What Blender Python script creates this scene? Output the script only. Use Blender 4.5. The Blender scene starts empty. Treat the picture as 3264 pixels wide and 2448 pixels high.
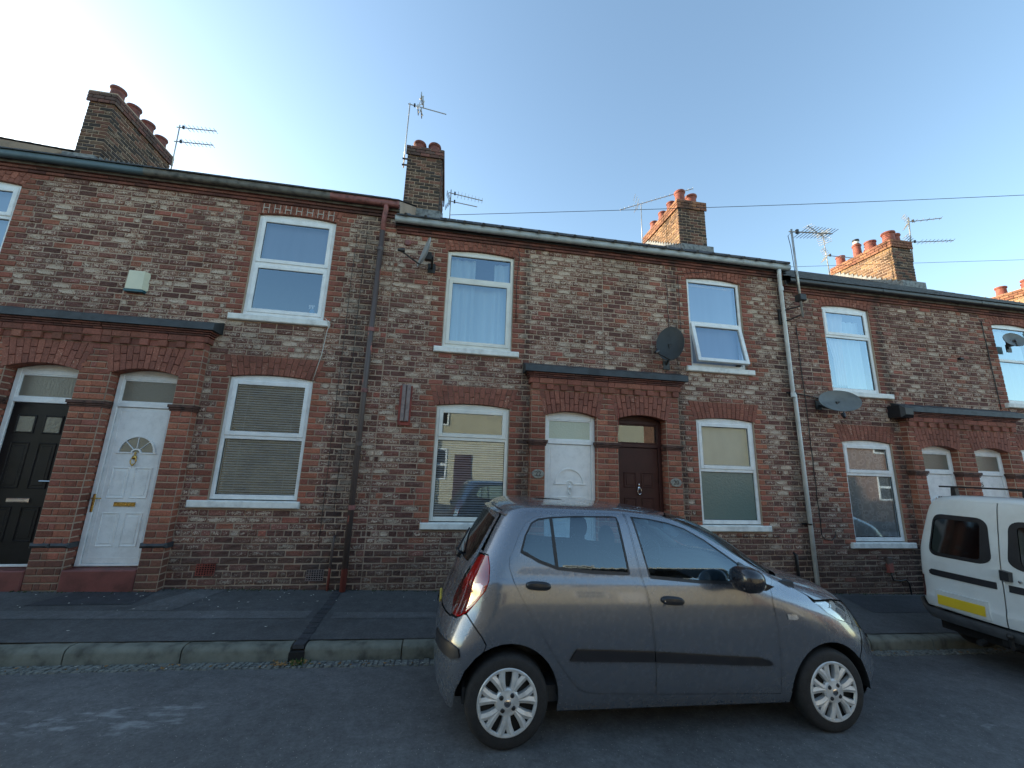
import bpy, bmesh, math, random
from mathutils import Vector, Matrix
from mathutils.geometry import delaunay_2d_cdt
R=math.radians
C=bpy.context.scene.collection
SC=bpy.context.scene
random.seed(11)

# ------------------------------------------------------------------ camera, sky, sun, exposure
YAW,PITCH,ROLL=R(9.092),R(11.864),R(1.849)
_f=Vector((math.sin(YAW)*math.cos(PITCH),math.cos(YAW)*math.cos(PITCH),math.sin(PITCH)))
_r=Vector((math.cos(YAW),-math.sin(YAW),0)); _u=_r.cross(_f)
_r2=_r*math.cos(ROLL)+_u*math.sin(ROLL); _u2=-_r*math.sin(ROLL)+_u*math.cos(ROLL)
cam=bpy.data.cameras.new('camera'); camo=bpy.data.objects.new('camera',cam); C.objects.link(camo)
camo.matrix_world=Matrix(((_r2.x,_u2.x,-_f.x,0),(_r2.y,_u2.y,-_f.y,0),(_r2.z,_u2.z,-_f.z,0),(0,0,0,1)))
cam.lens=1251.35*36/3264; cam.sensor_width=36; cam.clip_start=.05; cam.clip_end=2000
SC.camera=camo
SUN_AZ,SUN_EL=R(-61),R(13.5)          # azimuth from +Y (negative = to the left), elevation
w=bpy.data.worlds.new('World'); SC.world=w; w.use_nodes=True
nt=w.node_tree; bg=nt.nodes['Background']; sky=nt.nodes.new('ShaderNodeTexSky')
sky.sky_type='NISHITA'; sky.sun_disc=False; sky.sun_elevation=SUN_EL; sky.sun_rotation=SUN_AZ
sky.air_density=1.0; sky.dust_density=.8; sky.ozone_density=1.0; sky.altitude=20
_tn=nt.nodes.new('ShaderNodeMix'); _tn.data_type='RGBA'; _tn.blend_type='MULTIPLY'; _tn.inputs[0].default_value=1; _tn.inputs[7].default_value=(.94,.99,.97,1); nt.links.new(sky.outputs[0],_tn.inputs[6]); nt.links.new(_tn.outputs[2],bg.inputs[0]); bg.inputs[1].default_value=.15
sl=bpy.data.lights.new('sun','SUN'); sl.energy=3.2; sl.angle=R(.5); sl.color=(1,.86,.66)
so=bpy.data.objects.new('sun',sl); C.objects.link(so)
_sd=Vector((math.sin(SUN_AZ)*math.cos(SUN_EL),math.cos(SUN_AZ)*math.cos(SUN_EL),math.sin(SUN_EL)))
so.rotation_euler=_sd.to_track_quat('Z','Y').to_euler(); so.location=(-20,20,20)
vs=SC.view_settings; vs.view_transform='Standard'; vs.look='None'; vs.gamma=1; vs.use_curve_mapping=False; vs.exposure=1.6
SC.render.engine='CYCLES'; SC.cycles.use_denoising=True; SC.cycles.max_bounces=8; SC.cycles.transparent_max_bounces=12
SC.cycles.caustics_reflective=False; SC.cycles.caustics_refractive=False; SC.cycles.sample_clamp_indirect=6

# ------------------------------------------------------------------ materials
def mat(name):
    m=bpy.data.materials.new(name); m.use_nodes=True
    return m, m.node_tree, m.node_tree.nodes['Principled BSDF']
def N(nt,t,**k):
    n=nt.nodes.new(t)
    for a,b in k.items(): setattr(n,a,b)
    return n
def noise(nt,scale,detail=4,rough=.55,coord='pos',stretch=None):
    if coord=='pos': s=N(nt,'ShaderNodeNewGeometry').outputs['Position']
    else: s=N(nt,'ShaderNodeTexCoord').outputs['Object']
    if stretch:
        mp=N(nt,'ShaderNodeMapping'); mp.inputs['Scale'].default_value=stretch; nt.links.new(s,mp.inputs[0]); s=mp.outputs[0]
    n=N(nt,'ShaderNodeTexNoise'); n.inputs['Scale'].default_value=scale; n.inputs['Detail'].default_value=detail; n.inputs['Roughness'].default_value=rough
    nt.links.new(s,n.inputs['Vector']); return n.outputs['Fac']
def ramp(nt,src,stops):
    r=N(nt,'ShaderNodeValToRGB'); e=r.color_ramp.elements
    while len(e)<len(stops): e.new(.5)
    for i,(p,c) in enumerate(stops):
        e[i].position=p; e[i].color=(c,c,c,1) if isinstance(c,(int,float)) else (*c,1)
    nt.links.new(src,r.inputs[0]); return r.outputs[0]
def mixc(nt,f,a,b,mode='MIX'):
    m=N(nt,'ShaderNodeMix',data_type='RGBA',blend_type=mode)
    for i,v in ((0,f),(6,a),(7,b)):
        if isinstance(v,(int,float)): m.inputs[i].default_value=v
        elif isinstance(v,tuple): m.inputs[i].default_value=(*v,1)
        else: nt.links.new(v,m.inputs[i])
    return m.outputs[2]
def math_(nt,op,a,b=0.0):
    m=N(nt,'ShaderNodeMath',operation=op)
    for i,v in ((0,a),(1,b)):
        if isinstance(v,(int,float)): m.inputs[i].default_value=v
        else: nt.links.new(v,m.inputs[i])
    return m.outputs[0]
def bump(nt,p,h,strength=.4,dist=.01):
    b=N(nt,'ShaderNodeBump'); b.inputs['Strength'].default_value=strength; b.inputs['Distance'].default_value=dist
    nt.links.new(h,b.inputs['Height']); nt.links.new(b.outputs[0],p.inputs['Normal']); return b
_mc={}
def simple(name,col,rough=.5,metal=0,spec=.5,var=.12,scale=6,bmp=0,coat=0):
    """plain surface with a little procedural grain and wear"""
    if name in _mc: return _mc[name]
    m,nt,p=mat(name)
    n=noise(nt,scale); d=tuple(c*(1-var*2) for c in col); l=tuple(min(c*(1+var),1) for c in col)
    nt.links.new(ramp(nt,n,[(.3,d),(.5,col),(.7,l)]),p.inputs['Base Color'])
    n2=noise(nt,scale*5,3); nt.links.new(ramp(nt,n2,[(.3,max(rough-.08,0)),(.7,min(rough+.08,1))]),p.inputs['Roughness'])
    p.inputs['Metallic'].default_value=metal; p.inputs['Specular IOR Level'].default_value=spec
    p.inputs['Coat Weight'].default_value=coat; p.inputs['Coat Roughness'].default_value=.03
    if bmp: bump(nt,p,noise(nt,scale*12,5),bmp,.004)
    _mc[name]=m; return m
def brick_material(name,smoothred=False):
    m,nt,p=mat(name); at=N(nt,'ShaderNodeAttribute',attribute_name='bc')
    base=at.outputs['Color']; wh=at.outputs['Alpha']
    n1=noise(nt,58,5,.70); n2=noise(nt,120,4,.7); n3=noise(nt,4,3)
    c=mixc(nt,.8,base,ramp(nt,n1,[(.32,.5),(.5,1.0),(.68,1.4)]),'MULTIPLY')
    c=mixc(nt,.5,c,ramp(nt,n3,[(.3,.72),(.7,1.2)]),'MULTIPLY')
    # lime and paint residue clinging to the face in ragged patches
    s=math_(nt,'ADD',n1,math_(nt,'MULTIPLY',math_(nt,'SUBTRACT',wh,.56),.42))
    mask=ramp(nt,s,[(.53,0),(.60,1)])
    hole=ramp(nt,n2,[(.36,0),(.46,1)])
    f=math_(nt,'MULTIPLY',math_(nt,'MULTIPLY',mask,hole),.8)
    c=mixc(nt,f,c,mixc(nt,noise(nt,2.3,2),(.52,.42,.32),(.66,.55,.43)))
    dk=ramp(nt,n2,[(.28,.35),(.40,1)])
    c=mixc(nt,.0 if smoothred else .8,c,dk,'MULTIPLY')
    st=noise(nt,1.3,5,.6,stretch=(1,1,.35)); c=mixc(nt,.6,c,ramp(nt,st,[(.30,.5),(.5,1)]),'MULTIPLY')
    g=N(nt,'ShaderNodeNewGeometry'); sx=N(nt,'ShaderNodeSeparateXYZ'); nt.links.new(g.outputs['Position'],sx.inputs[0])
    sn=noise(nt,3.2,4,.6)
    for xc,wd in ((-1.42,.34),(5.95,.20),(1.16,.10),(3.84,.10),(8.15,.14)):
        d=math_(nt,'DIVIDE',math_(nt,'ABSOLUTE',math_(nt,'SUBTRACT',sx.outputs[0],xc)),wd)
        v_=math_(nt,'ADD',math_(nt,'SUBTRACT',1.0,d),math_(nt,'MULTIPLY',math_(nt,'SUBTRACT',sn,.5),2.2))
        c=mixc(nt,math_(nt,'MULTIPLY',ramp(nt,v_,[(.15,0),(.75,1)]),.62),c,(.035,.028,.026))
    # rising damp and splash dirt above the pavement, in ragged patches
    dv=math_(nt,'ADD',math_(nt,'SUBTRACT',-1.0,sx.outputs[2]),math_(nt,'MULTIPLY',math_(nt,'SUBTRACT',sn,.5),1.3))
    c=mixc(nt,math_(nt,'MULTIPLY',ramp(nt,dv,[(0,0),(.3,1)]),.50),c,(.055,.045,.038))
    nt.links.new(c,p.inputs['Base Color']); p.inputs['Roughness'].default_value=.85; p.inputs['Specular IOR Level'].default_value=.25
    h=math_(nt,'ADD',n1,math_(nt,'MULTIPLY',n2,.5))
    bump(nt,p,h,.35 if smoothred else .9,.006); return m
M_BRICK=brick_material('weathered_brick'); M_RED=brick_material('pressed_red_brick',True)
def mortar_mat():
    m,nt,p=mat('mortar'); n=noise(nt,60,5); n2=noise(nt,1.1,4)
    c=mixc(nt,n,(.29,.21,.155),(.47,.355,.26)); c=mixc(nt,.7,c,ramp(nt,n2,[(.3,.55),(.6,1.1)]),'MULTIPLY')
    nt.links.new(c,p.inputs['Base Color']); p.inputs['Roughness'].default_value=.95; bump(nt,p,n,.6,.006); return m
M_MORTAR=mortar_mat()
def asphalt(name,base,fleck,patches=False,pave=False):
    m,nt,p=mat(name); n=noise(nt,220,3,.7); big=noise(nt,.9,5); mid=noise(nt,9,4)
    c=mixc(nt,n,tuple(b*.6 for b in base),tuple(b*1.45 for b in base))
    c=mixc(nt,.8,c,ramp(nt,big,[(.3,.72),(.7,1.25)]),'MULTIPLY'); c=mixc(nt,.7,c,ramp(nt,mid,[(.3,.72),(.7,1.2)]),'MULTIPLY'); c=mixc(nt,.8,c,ramp(nt,noise(nt,38,4,.75),[(.3,.65),(.7,1.3)]),'MULTIPLY')
    v=N(nt,'ShaderNodeTexVoronoi'); v.inputs['Scale'].default_value=42; g=N(nt,'ShaderNodeNewGeometry'); nt.links.new(g.outputs['Position'],v.inputs['Vector'])
    sp=ramp(nt,v.outputs['Distance'],[(.09,1),(.17,0)]); sel=ramp(nt,noise(nt,31,2),[(.50,0),(.58,1)])
    c=mixc(nt,math_(nt,'MULTIPLY',math_(nt,'MULTIPLY',sp,sel),fleck),c,(.42,.40,.34))
    if patches:   # pale scuffed streaks left in the running surface
        mp=N(nt,'ShaderNodeMapping'); mp.inputs['Scale'].default_value=(4.2,11,1); nt.links.new(g.outputs['Position'],mp.inputs[0])
        nn=N(nt,'ShaderNodeTexNoise'); nn.inputs['Scale'].default_value=1; nn.inputs['Detail'].default_value=6; nn.inputs['Roughness'].default_value=.62; nt.links.new(mp.outputs[0],nn.inputs['Vector'])
        sx=N(nt,'ShaderNodeSeparateXYZ'); nt.links.new(g.outputs['Position'],sx.inputs[0])
        def bump1(src,c0,wd):   # soft window around c0
            d=math_(nt,'ABSOLUTE',math_(nt,'SUBTRACT',src,c0)); return ramp(nt,math_(nt,'DIVIDE',d,wd),[(.35,1),(1,0)])
        a1=math_(nt,'MULTIPLY',bump1(sx.outputs[0],-2.3,1.2),bump1(sx.outputs[1],3.55,.36))
        a2=math_(nt,'MULTIPLY',bump1(sx.outputs[0],4.35,.55),bump1(sx.outputs[1],3.05,.3))
        a=math_(nt,'MAXIMUM',a1,math_(nt,'MULTIPLY',a2,.7))
        f=ramp(nt,math_(nt,'ADD',nn.outputs['Fac'],math_(nt,'MULTIPLY',a,.22)),[(.72,0),(.84,.6)])
        f=math_(nt,'MULTIPLY',f,a)
        c=mixc(nt,f,c,(.36,.38,.38))
    nt.links.new(c,p.inputs['Base Color']); p.inputs['Roughness'].default_value=.8; p.inputs['Specular IOR Level'].default_value=.35
    bump(nt,p,n,.55 if not pave else .3,.008); return m
M_ROAD=asphalt('road_asphalt',(.115,.117,.119),.95,True); M_PAVE=asphalt('pavement_asphalt',(.076,.078,.080),.25,pave=True)
M_PAVE2=asphalt('newer_asphalt',(.045,.048,.055),.1,pave=True); M_PAVE3=asphalt('older_asphalt',(.108,.110,.112),.2,pave=True)
M_KERB=simple('kerb_stone',(.14,.145,.12),.85,var=.28,scale=7,bmp=.7)
M_SETT=simple('crazed_concrete',(.17,.18,.165),.8,var=.3,scale=30,bmp=.5)
M_GROUND=simple('ground_soil',(.06,.055,.045),.95,var=.2,scale=3)
M_UPVC=simple('white_upvc',(.76,.77,.76),.32,var=.06,scale=8)
M_UPVC2=simple('aged_white_upvc',(.70,.69,.63),.4,var=.06,scale=5)
M_SILL=simple('painted_sill',(.72,.72,.68),.55,var=.12,scale=9,bmp=.25)
M_BLACKDOOR=simple('black_door_paint',(.006,.006,.008),.42,spec=.3,var=.3,scale=4)
M_BROWN=simple('brown_door_paint',(.050,.014,.011),.5,spec=.3,var=.12,scale=5)
M_LEAD=simple('lead_flashing',(.034,.040,.044),.6,var=.3,scale=5,bmp=.3)
M_LEAD2=simple('pale_lead',(.16,.17,.17),.6,var=.35,scale=14,bmp=.5)
M_SLATE=simple('roof_slate',(.045,.047,.052),.6,var=.35,scale=9,bmp=.4)
M_BLACKPL=simple('black_plastic',(.012,.012,.014),.42,var=.2,scale=8)
M_GREYPL=simple('grey_gutter_plastic',(.36,.40,.41),.4,var=.12,scale=5)
M_BLUEGUT=simple('blue_grey_gutter_paint',(.07,.12,.145),.45,var=.15,scale=4)
M_REDGUT=simple('flaking_red_gutter_paint',(.23,.085,.075),.6,var=.3,scale=12,bmp=.3)
M_OLDGUT=simple('weathered_gutter',(.13,.125,.11),.75,var=.3,scale=10,bmp=.4)
def pipe_mat():
    m,nt,p=mat('brown_pipe_paint'); n=noise(nt,9,4,stretch=(1,1,.4)); g=N(nt,'ShaderNodeNewGeometry'); sx=N(nt,'ShaderNodeSeparateXYZ'); nt.links.new(g.outputs['Position'],sx.inputs[0])
    f=ramp(nt,n,[(.63,0),(.66,1)]); c=mixc(nt,f,(.085,.062,.055),(.42,.14,.11))
    low=ramp(nt,sx.outputs[2],[(0,1),(.001,0)]); 
    f2=math_(nt,'LESS_THAN',math_(nt,'ADD',sx.outputs[2],math_(nt,'MULTIPLY',n,.3)),-1.25)
    c=mixc(nt,f2,c,(.27,.075,.06)); nt.links.new(c,p.inputs['Base Color']); p.inputs['Roughness'].default_value=.5; bump(nt,p,n,.3,.003); return m
M_PIPE=pipe_mat()
M_WPIPE=simple('white_pipe_plastic',(.62,.64,.63),.4,var=.1,scale=4)
M_ALU=simple('aerial_aluminium',(.42,.42,.40),.45,metal=.6,var=.15,scale=8)
M_DARKMET=simple('dark_bracket_metal',(.03,.03,.03),.5,metal=.3,var=.2,scale=8)
M_DISHG=simple('grey_dish_paint',(.27,.28,.28),.5,var=.15,scale=5,bmp=.1)
M_DISHD=simple('dark_dish_paint',(.028,.03,.028),.55,var=.2,scale=5)
M_ALARM=simple('cream_green_alarm_plastic',(.62,.61,.46),.45,var=.05,scale=5)
M_ALARMB=simple('teal_alarm_base',(.02,.09,.11),.4,var=.1,scale=5)
M_POT=simple('terracotta_pot',(.25,.075,.05),.75,var=.22,scale=9,bmp=.3)
M_STEPR=simple('red_painted_step',(.16,.045,.038),.55,var=.2,scale=6,bmp=.2)
M_RUST=simple('red_oxide_frame',(.26,.05,.035),.6,var=.25,scale=9,bmp=.2)
M_GREYTUBE=simple('grey_ribs',(.22,.17,.16),.6,var=.15,scale=20)
M_BRASS=simple('brass',(.55,.36,.10),.28,metal=1,var=.1,scale=20)
M_CHROME=simple('chrome',(.65,.65,.66),.18,metal=1,var=.05,scale=10)
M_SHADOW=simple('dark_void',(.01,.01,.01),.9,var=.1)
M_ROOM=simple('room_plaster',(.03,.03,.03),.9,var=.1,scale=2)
M_CABLE=simple('black_cable',(.012,.012,.012),.5,var=.1); M_WCABLE=simple('white_cable',(.5,.5,.46),.5,var=.1)
M_WIRE=simple('overhead_cable',(.03,.03,.035),.6,var=.1)
M_RENDER=simple('cream_render',(.46,.42,.31),.85,var=.06,scale=2,bmp=.2)
M_DULL=simple('grey_beige_render',(.10,.095,.08),.85,var=.15,scale=2)  # darkened so the house looks unlit, shade put into the colour
M_OBRICK=simple('far_side_brick',(.24,.12,.075),.85,var=.2,scale=9)
M_POINT=simple('pale_pointing',(.42,.39,.34),.85,var=.15,scale=20)
M_PAPER=simple('litter_paper',(.6,.58,.5),.8,var=.1); M_LEAF=simple('dead_leaf',(.22,.12,.04),.8,var=.3,scale=20); M_GREENLEAF=simple('green_weed',(.05,.10,.02),.7,var=.3,scale=20)
M_MOSS=simple('moss',(.03,.045,.015),.95,var=.4,scale=20,bmp=.5)
def fabric(name,col,fold=9,alpha=1,trans=.3):
    m,nt,p=mat(name); n=noise(nt,fold,2,stretch=(1.5,1,.2)); c=mixc(nt,n,tuple(x*.75 for x in col),tuple(min(1,x*1.15) for x in col))
    nt.links.new(c,p.inputs['Base Color']); p.inputs['Roughness'].default_value=.9; p.inputs['Alpha'].default_value=alpha
    return m
M_BLIND=fabric('pale_blind_fabric',(.26,.30,.38),3); M_CURT=fabric('pale_blue_curtain_fabric',(.50,.66,.70),3); M_SLAT=simple('blind_slats',(.60,.68,.74),.5,var=.05)
M_SLATB=simple('white_blind_slats',(.80,.83,.86),.5,var=.05)
M_NET=fabric('white_net_fabric',(.75,.78,.78),alpha=.8)
def lace():
    m,nt,p=mat('lace_fabric'); v=N(nt,'ShaderNodeTexVoronoi'); v.inputs['Scale'].default_value=11; g=N(nt,'ShaderNodeNewGeometry'); nt.links.new(g.outputs['Position'],v.inputs['Vector'])
    d=ramp(nt,v.outputs['Distance'],[(.12,1),(.2,.55),(.40,.95),(.6,.7)]); p.inputs['Base Color'].default_value=(.93,.94,.92,1); p.inputs['Roughness'].default_value=.9
    nt.links.new(math_(nt,'MULTIPLY',d,.95),p.inputs['Alpha']); return m
M_LACE=lace()
def glass(name,refl=.30,tint=(.8,.85,.85),rough=0.0,wavy=0,gc=(1,1,1)):
    m=bpy.data.materials.new(name); m.use_nodes=True; nt=m.node_tree; nt.nodes.clear()
    out=N(nt,'ShaderNodeOutputMaterial'); mx=N(nt,'ShaderNodeMixShader'); tr=N(nt,'ShaderNodeBsdfTransparent'); gl=N(nt,'ShaderNodeBsdfGlossy')
    tr.inputs[0].default_value=(*tint,1); gl.inputs[0].default_value=(*gc,1); gl.inputs['Roughness'].default_value=rough
    lw=N(nt,'ShaderNodeLayerWeight'); lw.inputs['Blend'].default_value=.35
    f=math_(nt,'ADD',math_(nt,'MULTIPLY',lw.outputs['Fresnel'],.75),refl); nt.links.new(f,mx.inputs[0])
    nt.links.new(tr.outputs[0],mx.inputs[1]); nt.links.new(gl.outputs[0],mx.inputs[2]); nt.links.new(mx.outputs[0],out.inputs[0])
    b=N(nt,'ShaderNodeBump'); b.inputs['Strength'].default_value=.03+wavy; b.inputs['Distance'].default_value=.02
    nt.links.new(noise(nt,1.5 if not wavy else 45,2),b.inputs['Height']); nt.links.new(b.outputs[0],gl.inputs['Normal'])
    return m
M_GLASS=glass('window_glass',.22,(.92,.95,.97),gc=(.68,.85,1.0)); M_CARGLASS=glass('car_glass',.09,(.60,.74,.80),gc=(.75,.9,1.0)); M_VANGLASS=glass('dark_van_glass',.08,(.06,.07,.07),.08)
def frosted(name,col):
    m,nt,p=mat(name); p.inputs['Base Color'].default_value=(*col,1); p.inputs['Roughness'].default_value=.25; p.inputs['Specular IOR Level'].default_value=.8
    bump(nt,p,noise(nt,38,3),.5,.01); return m
M_FROST=frosted('frosted_glass',(.42,.46,.36)); M_FROST2=frosted('frosted_green_glass',(.12,.17,.15)); M_FROST3=frosted('grey_obscure_glass',(.16,.15,.12))

# ------------------------------------------------------------------ mesh helpers
ORG={}
class MB:
    def __init__(s): s.v=[]; s.f=[]; s.col=[]; s.nrm=None
    def add(s,vs,fs,col=None):
        o=len(s.v); s.v+= [tuple(p) for p in vs]
        for f in fs: s.f.append(tuple(i+o for i in f)); s.col.append(col)
        return s
    def box(s,x0,x1,y0,y1,z0,z1,col=None):
        return s.add([(x0,y0,z0),(x1,y0,z0),(x1,y1,z0),(x0,y1,z0),(x0,y0,z1),(x1,y0,z1),(x1,y1,z1),(x0,y1,z1)],
          [(0,3,2,1),(4,5,6,7),(0,1,5,4),(1,2,6,5),(2,3,7,6),(3,0,4,7)],col)
    def bbox(s,x0,x1,y0,y1,z0,z1,b=.006,col=None):
        """box with chamfered front and edges (front = -Y)"""
        b=min(b,(x1-x0)/2.1,(z1-z0)/2.1)
        return s.add([(x0+b,y0,z0+b),(x1-b,y0,z0+b),(x1-b,y0,z1-b),(x0+b,y0,z1-b),(x0,y0+b,z0),(x1,y0+b,z0),(x1,y0+b,z1),(x0,y0+b,z1),(x0,y1,z0),(x1,y1,z0),(x1,y1,z1),(x0,y1,z1)],
          [(0,1,2,3),(0,4,5,1),(1,5,6,2),(2,6,7,3),(3,7,4,0),(4,8,9,5),(5,9,10,6),(6,10,11,7),(7,11,8,4),(8,11,10,9)],col)
    def prism(s,poly,y0,y1,ax='y',col=None):
        """polygon in (x,z) extruded along y (or other axis)"""
        n=len(poly); g={'y':lambda a,b,t:(a,t,b),'x':lambda a,b,t:(t,a,b),'z':lambda a,b,t:(a,b,t)}[ax]
        vs=[g(a,b,y0) for a,b in poly]+[g(a,b,y1) for a,b in poly]
        return s.add(vs,[tuple(range(n)),tuple(range(2*n-1,n-1,-1))]+[(i,i+n,(i+1)%n+n,(i+1)%n) for i in range(n)],col)
    def tube(s,pts,r,n=8,caps=True,col=None):
        pts=[Vector(p) for p in pts]; rings=[]; o=len(s.v); vs=[]
        rr=r if isinstance(r,(list,tuple)) else [r]*len(pts)
        up=Vector((0,0,1))
        for i,p in enumerate(pts):
            d=(pts[min(i+1,len(pts)-1)]-pts[max(i-1,0)]).normalized()
            a=up if abs(d.z)<.9 else Vector((1,0,0)); x=d.cross(a).normalized(); y=d.cross(x)
            for k in range(n):
                t=2*math.pi*k/n; vs.append(p+(x*math.cos(t)+y*math.sin(t))*rr[i])
        fs=[(i*n+k,i*n+(k+1)%n,(i+1)*n+(k+1)%n,(i+1)*n+k) for i in range(len(pts)-1) for k in range(n)]
        if caps: fs+=[tuple(range(n-1,-1,-1)),tuple((len(pts)-1)*n+k for k in range(n))]
        return s.add(vs,fs,col)
    def lathe(s,prof,c,n=24,ax='z',col=None):
        """prof: (r,h) along axis through c"""
        vs=[]; 
        for r,h in prof:
            for k in range(n):
                t=2*math.pi*k/n; a,b=r*math.cos(t),r*math.sin(t)
                vs.append({'z':(c[0]+a,c[1]+b,c[2]+h),'y':(c[0]+a,c[1]+h,c[2]+b),'x':(c[0]+h,c[1]+a,c[2]+b)}[ax])
        m=len(prof); fs=[(i*n+k,i*n+(k+1)%n,(i+1)*n+(k+1)%n,(i+1)*n+k) for i in range(m-1) for k in range(n)]
        return s.add(vs,fs,col)
    def sphere(s,c,r,n=10,m=6,sc=(1,1,1)):
        vs=[];
        for i in range(m+1):
            p=math.pi*i/m
            for k in range(n):
                t=2*math.pi*k/n; vs.append((c[0]+r*sc[0]*math.sin(p)*math.cos(t),c[1]+r*sc[1]*math.sin(p)*math.sin(t),c[2]+r*sc[2]*math.cos(p)))
        return s.add(vs,[(i*n+k,(i+1)*n+k,(i+1)*n+(k+1)%n,i*n+(k+1)%n) for i in range(m) for k in range(n)])
    def mesh(s,name,m,smooth=False,org=(0,0,0),angle=None):
        me=bpy.data.meshes.new(name); ox,oy,oz=org
        me.from_pydata([(x-ox,y-oy,z-oz) for x,y,z in s.v],[],s.f)
        if any(c is not None for c in s.col):
            at=me.color_attributes.new('bc','FLOAT_COLOR','CORNER'); buf=[]
            for p,c in zip(s.f,s.col):
                c=c or (.2,.1,.07,.3)
                if len(c)==4: buf+=list(c)*len(p)
                else:
                    for k in p: buf+= [c[0],c[1],c[2],c[3]*c[4][k-c[5][0]]]
            at.data.foreach_set('color',buf)
        if smooth: me.polygons.foreach_set('use_smooth',[True]*len(me.polygons))
        for mm in (m if isinstance(m,(list,tuple)) else [m]): me.materials.append(mm)
        if s.nrm: me.normals_split_custom_set_from_vertices([tuple(n) for n in s.nrm])
        elif angle: 
            me.polygons.foreach_set('use_smooth',[True]*len(me.polygons)); me.set_sharp_from_angle(angle=R(angle))
        me.update(); return me
    def build(s,name,m,parent=None,smooth=False,label=None,cat=None,group=None,kind=None,angle=None):
        org=ORG.get(rootof(parent).name,(0,0,0)) if parent else (0,0,0)
        o=bpy.data.objects.new(name,s.mesh(name,m,smooth,org,angle)); C.objects.link(o); o.parent=parent
        if label: o['label']=label
        if cat: o['category']=cat
        if group: o['group']=group
        if kind: o['kind']=kind
        return o
def rootof(o):
    while o.parent: o=o.parent
    return o
def thing(name,label,cat,loc,group=None,world=True,rot=None):
    o=bpy.data.objects.new(name,None); C.objects.link(o); o.location=loc; o.empty_display_size=.2
    if rot: o.rotation_euler=rot
    o['label']=label; o['category']=cat
    if group: o['group']=group
    ORG[o.name]=tuple(loc) if world else (0,0,0)
    return o
def arc(p0,p1,sag,n=8):
    """points from p0 to p1 (x,z) bulging upward by sag"""
    return [(p0[0]+(p1[0]-p0[0])*i/n, p0[1]+(p1[1]-p0[1])*i/n+sag*(1-(2*i/n-1)**2)) for i in range(n+1)]
# ------------------------------------------------------------------ the street
SX=-.0225; YK=4.5; YF=6.0
def zwall(x): return -1.69+SX*(x+1.2)
def zkerb(x): return zwall(x)-.075
def zroad(x,y):
    g=zwall(x)-.215
    if y>=YK: return g
    d=min(YK-y,5.6); v=g+.18*(1-math.exp(-d/1.4))
    if y<-2: v-=.03*min(-2-y,3)
    return v
def sheet(name,xs,ys,zf,m,kind='structure'):
    b=MB(); n=len(ys); b.v=[(x,y,zf(x,y)) for x in xs for y in ys]
    b.f=[(i*n+j,(i+1)*n+j,(i+1)*n+j+1,i*n+j+1) for i in range(len(xs)-1) for j in range(n-1)]; b.col=[None]*len(b.f)
    return b.build(name,m,smooth=True,kind=kind)
def rng(a,b,st): 
    n=max(1,round((b-a)/st)); return [a+(b-a)*i/n for i in range(n+1)]
sheet('ground',[-300,-60,60,300],[-300,-40,40,300],lambda x,y:-2.9+SX*max(-60,min(60,x)),M_GROUND)
sheet('road',rng(-45,60,.5),[YK+.1,4.4,4.2,4,3.7,3.4,3,2.6,2.2,1.6,1,.3,-.5,-1.5,-2.6],zroad,M_ROAD)
# far pavement, behind the camera
b=MB(); 
for x in range(-45,60): b.prism([(-2.6,zroad(x,-2.6)-.3),(-2.6,zroad(x,-2.6)+.11),(-5.1,zroad(x,-2.6)+.14),(-5.1,zroad(x,-2.6)-.3)],x,x+1,ax='x')
b.build('far_pavement',M_PAVE,kind='structure')
def pz(x,y): 
    t=(YF-y)/(YF-YK); return zwall(x)+(zkerb(x)-zwall(x))*t
sheet('pavement',rng(-45,60,.5),[YK+.135,4.9,5.3,5.7,6.35],pz,M_PAVE)
def patch(name,poly,dz,m):
    b=MB(); b.add([(x,y,pz(x,y)+dz) for x,y in poly],[tuple(range(len(poly)))]); return b.build(name,m,kind='structure')
patch('pavement_trench_patch',[(-6.5,5.32),(-1.42,5.32),(-1.42,5.12),(-6.5,5.12)],.004,M_PAVE3)
patch('pavement_trench_patch',[(-3.0,5.97),(-2.65,5.97),(-2.9,5.33),(-3.35,5.33)],.004,M_PAVE3)
patch('pavement_trench_patch',[(-1.16,5.28),(1.5,5.28),(1.5,5.12),(-1.16,5.12)],.004,M_PAVE3)
patch('pavement_dark_patch',[(-4.2,5.95),(-3.4,5.95),(-3.4,5.5),(-4.4,5.45)],.005,M_PAVE2)
patch('pavement_dark_patch',[(6.4,5.9),(9.5,5.9),(9.5,5.2),(6.2,5.25)],.005,M_PAVE2)
# channel drain cover crossing the pavement from the downpipe
b=MB(); XD=-1.29
for i in range(12):
    y0=YK+.02+i*.122; b.box(XD-.052+.006*math.sin(i),XD+.052+.006*math.sin(i),y0,y0+.119,pz(XD,y0)-.03,pz(XD,y0)+.007)
dc=b.build('drain_cover',M_PAVE2,kind='structure')
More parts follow.
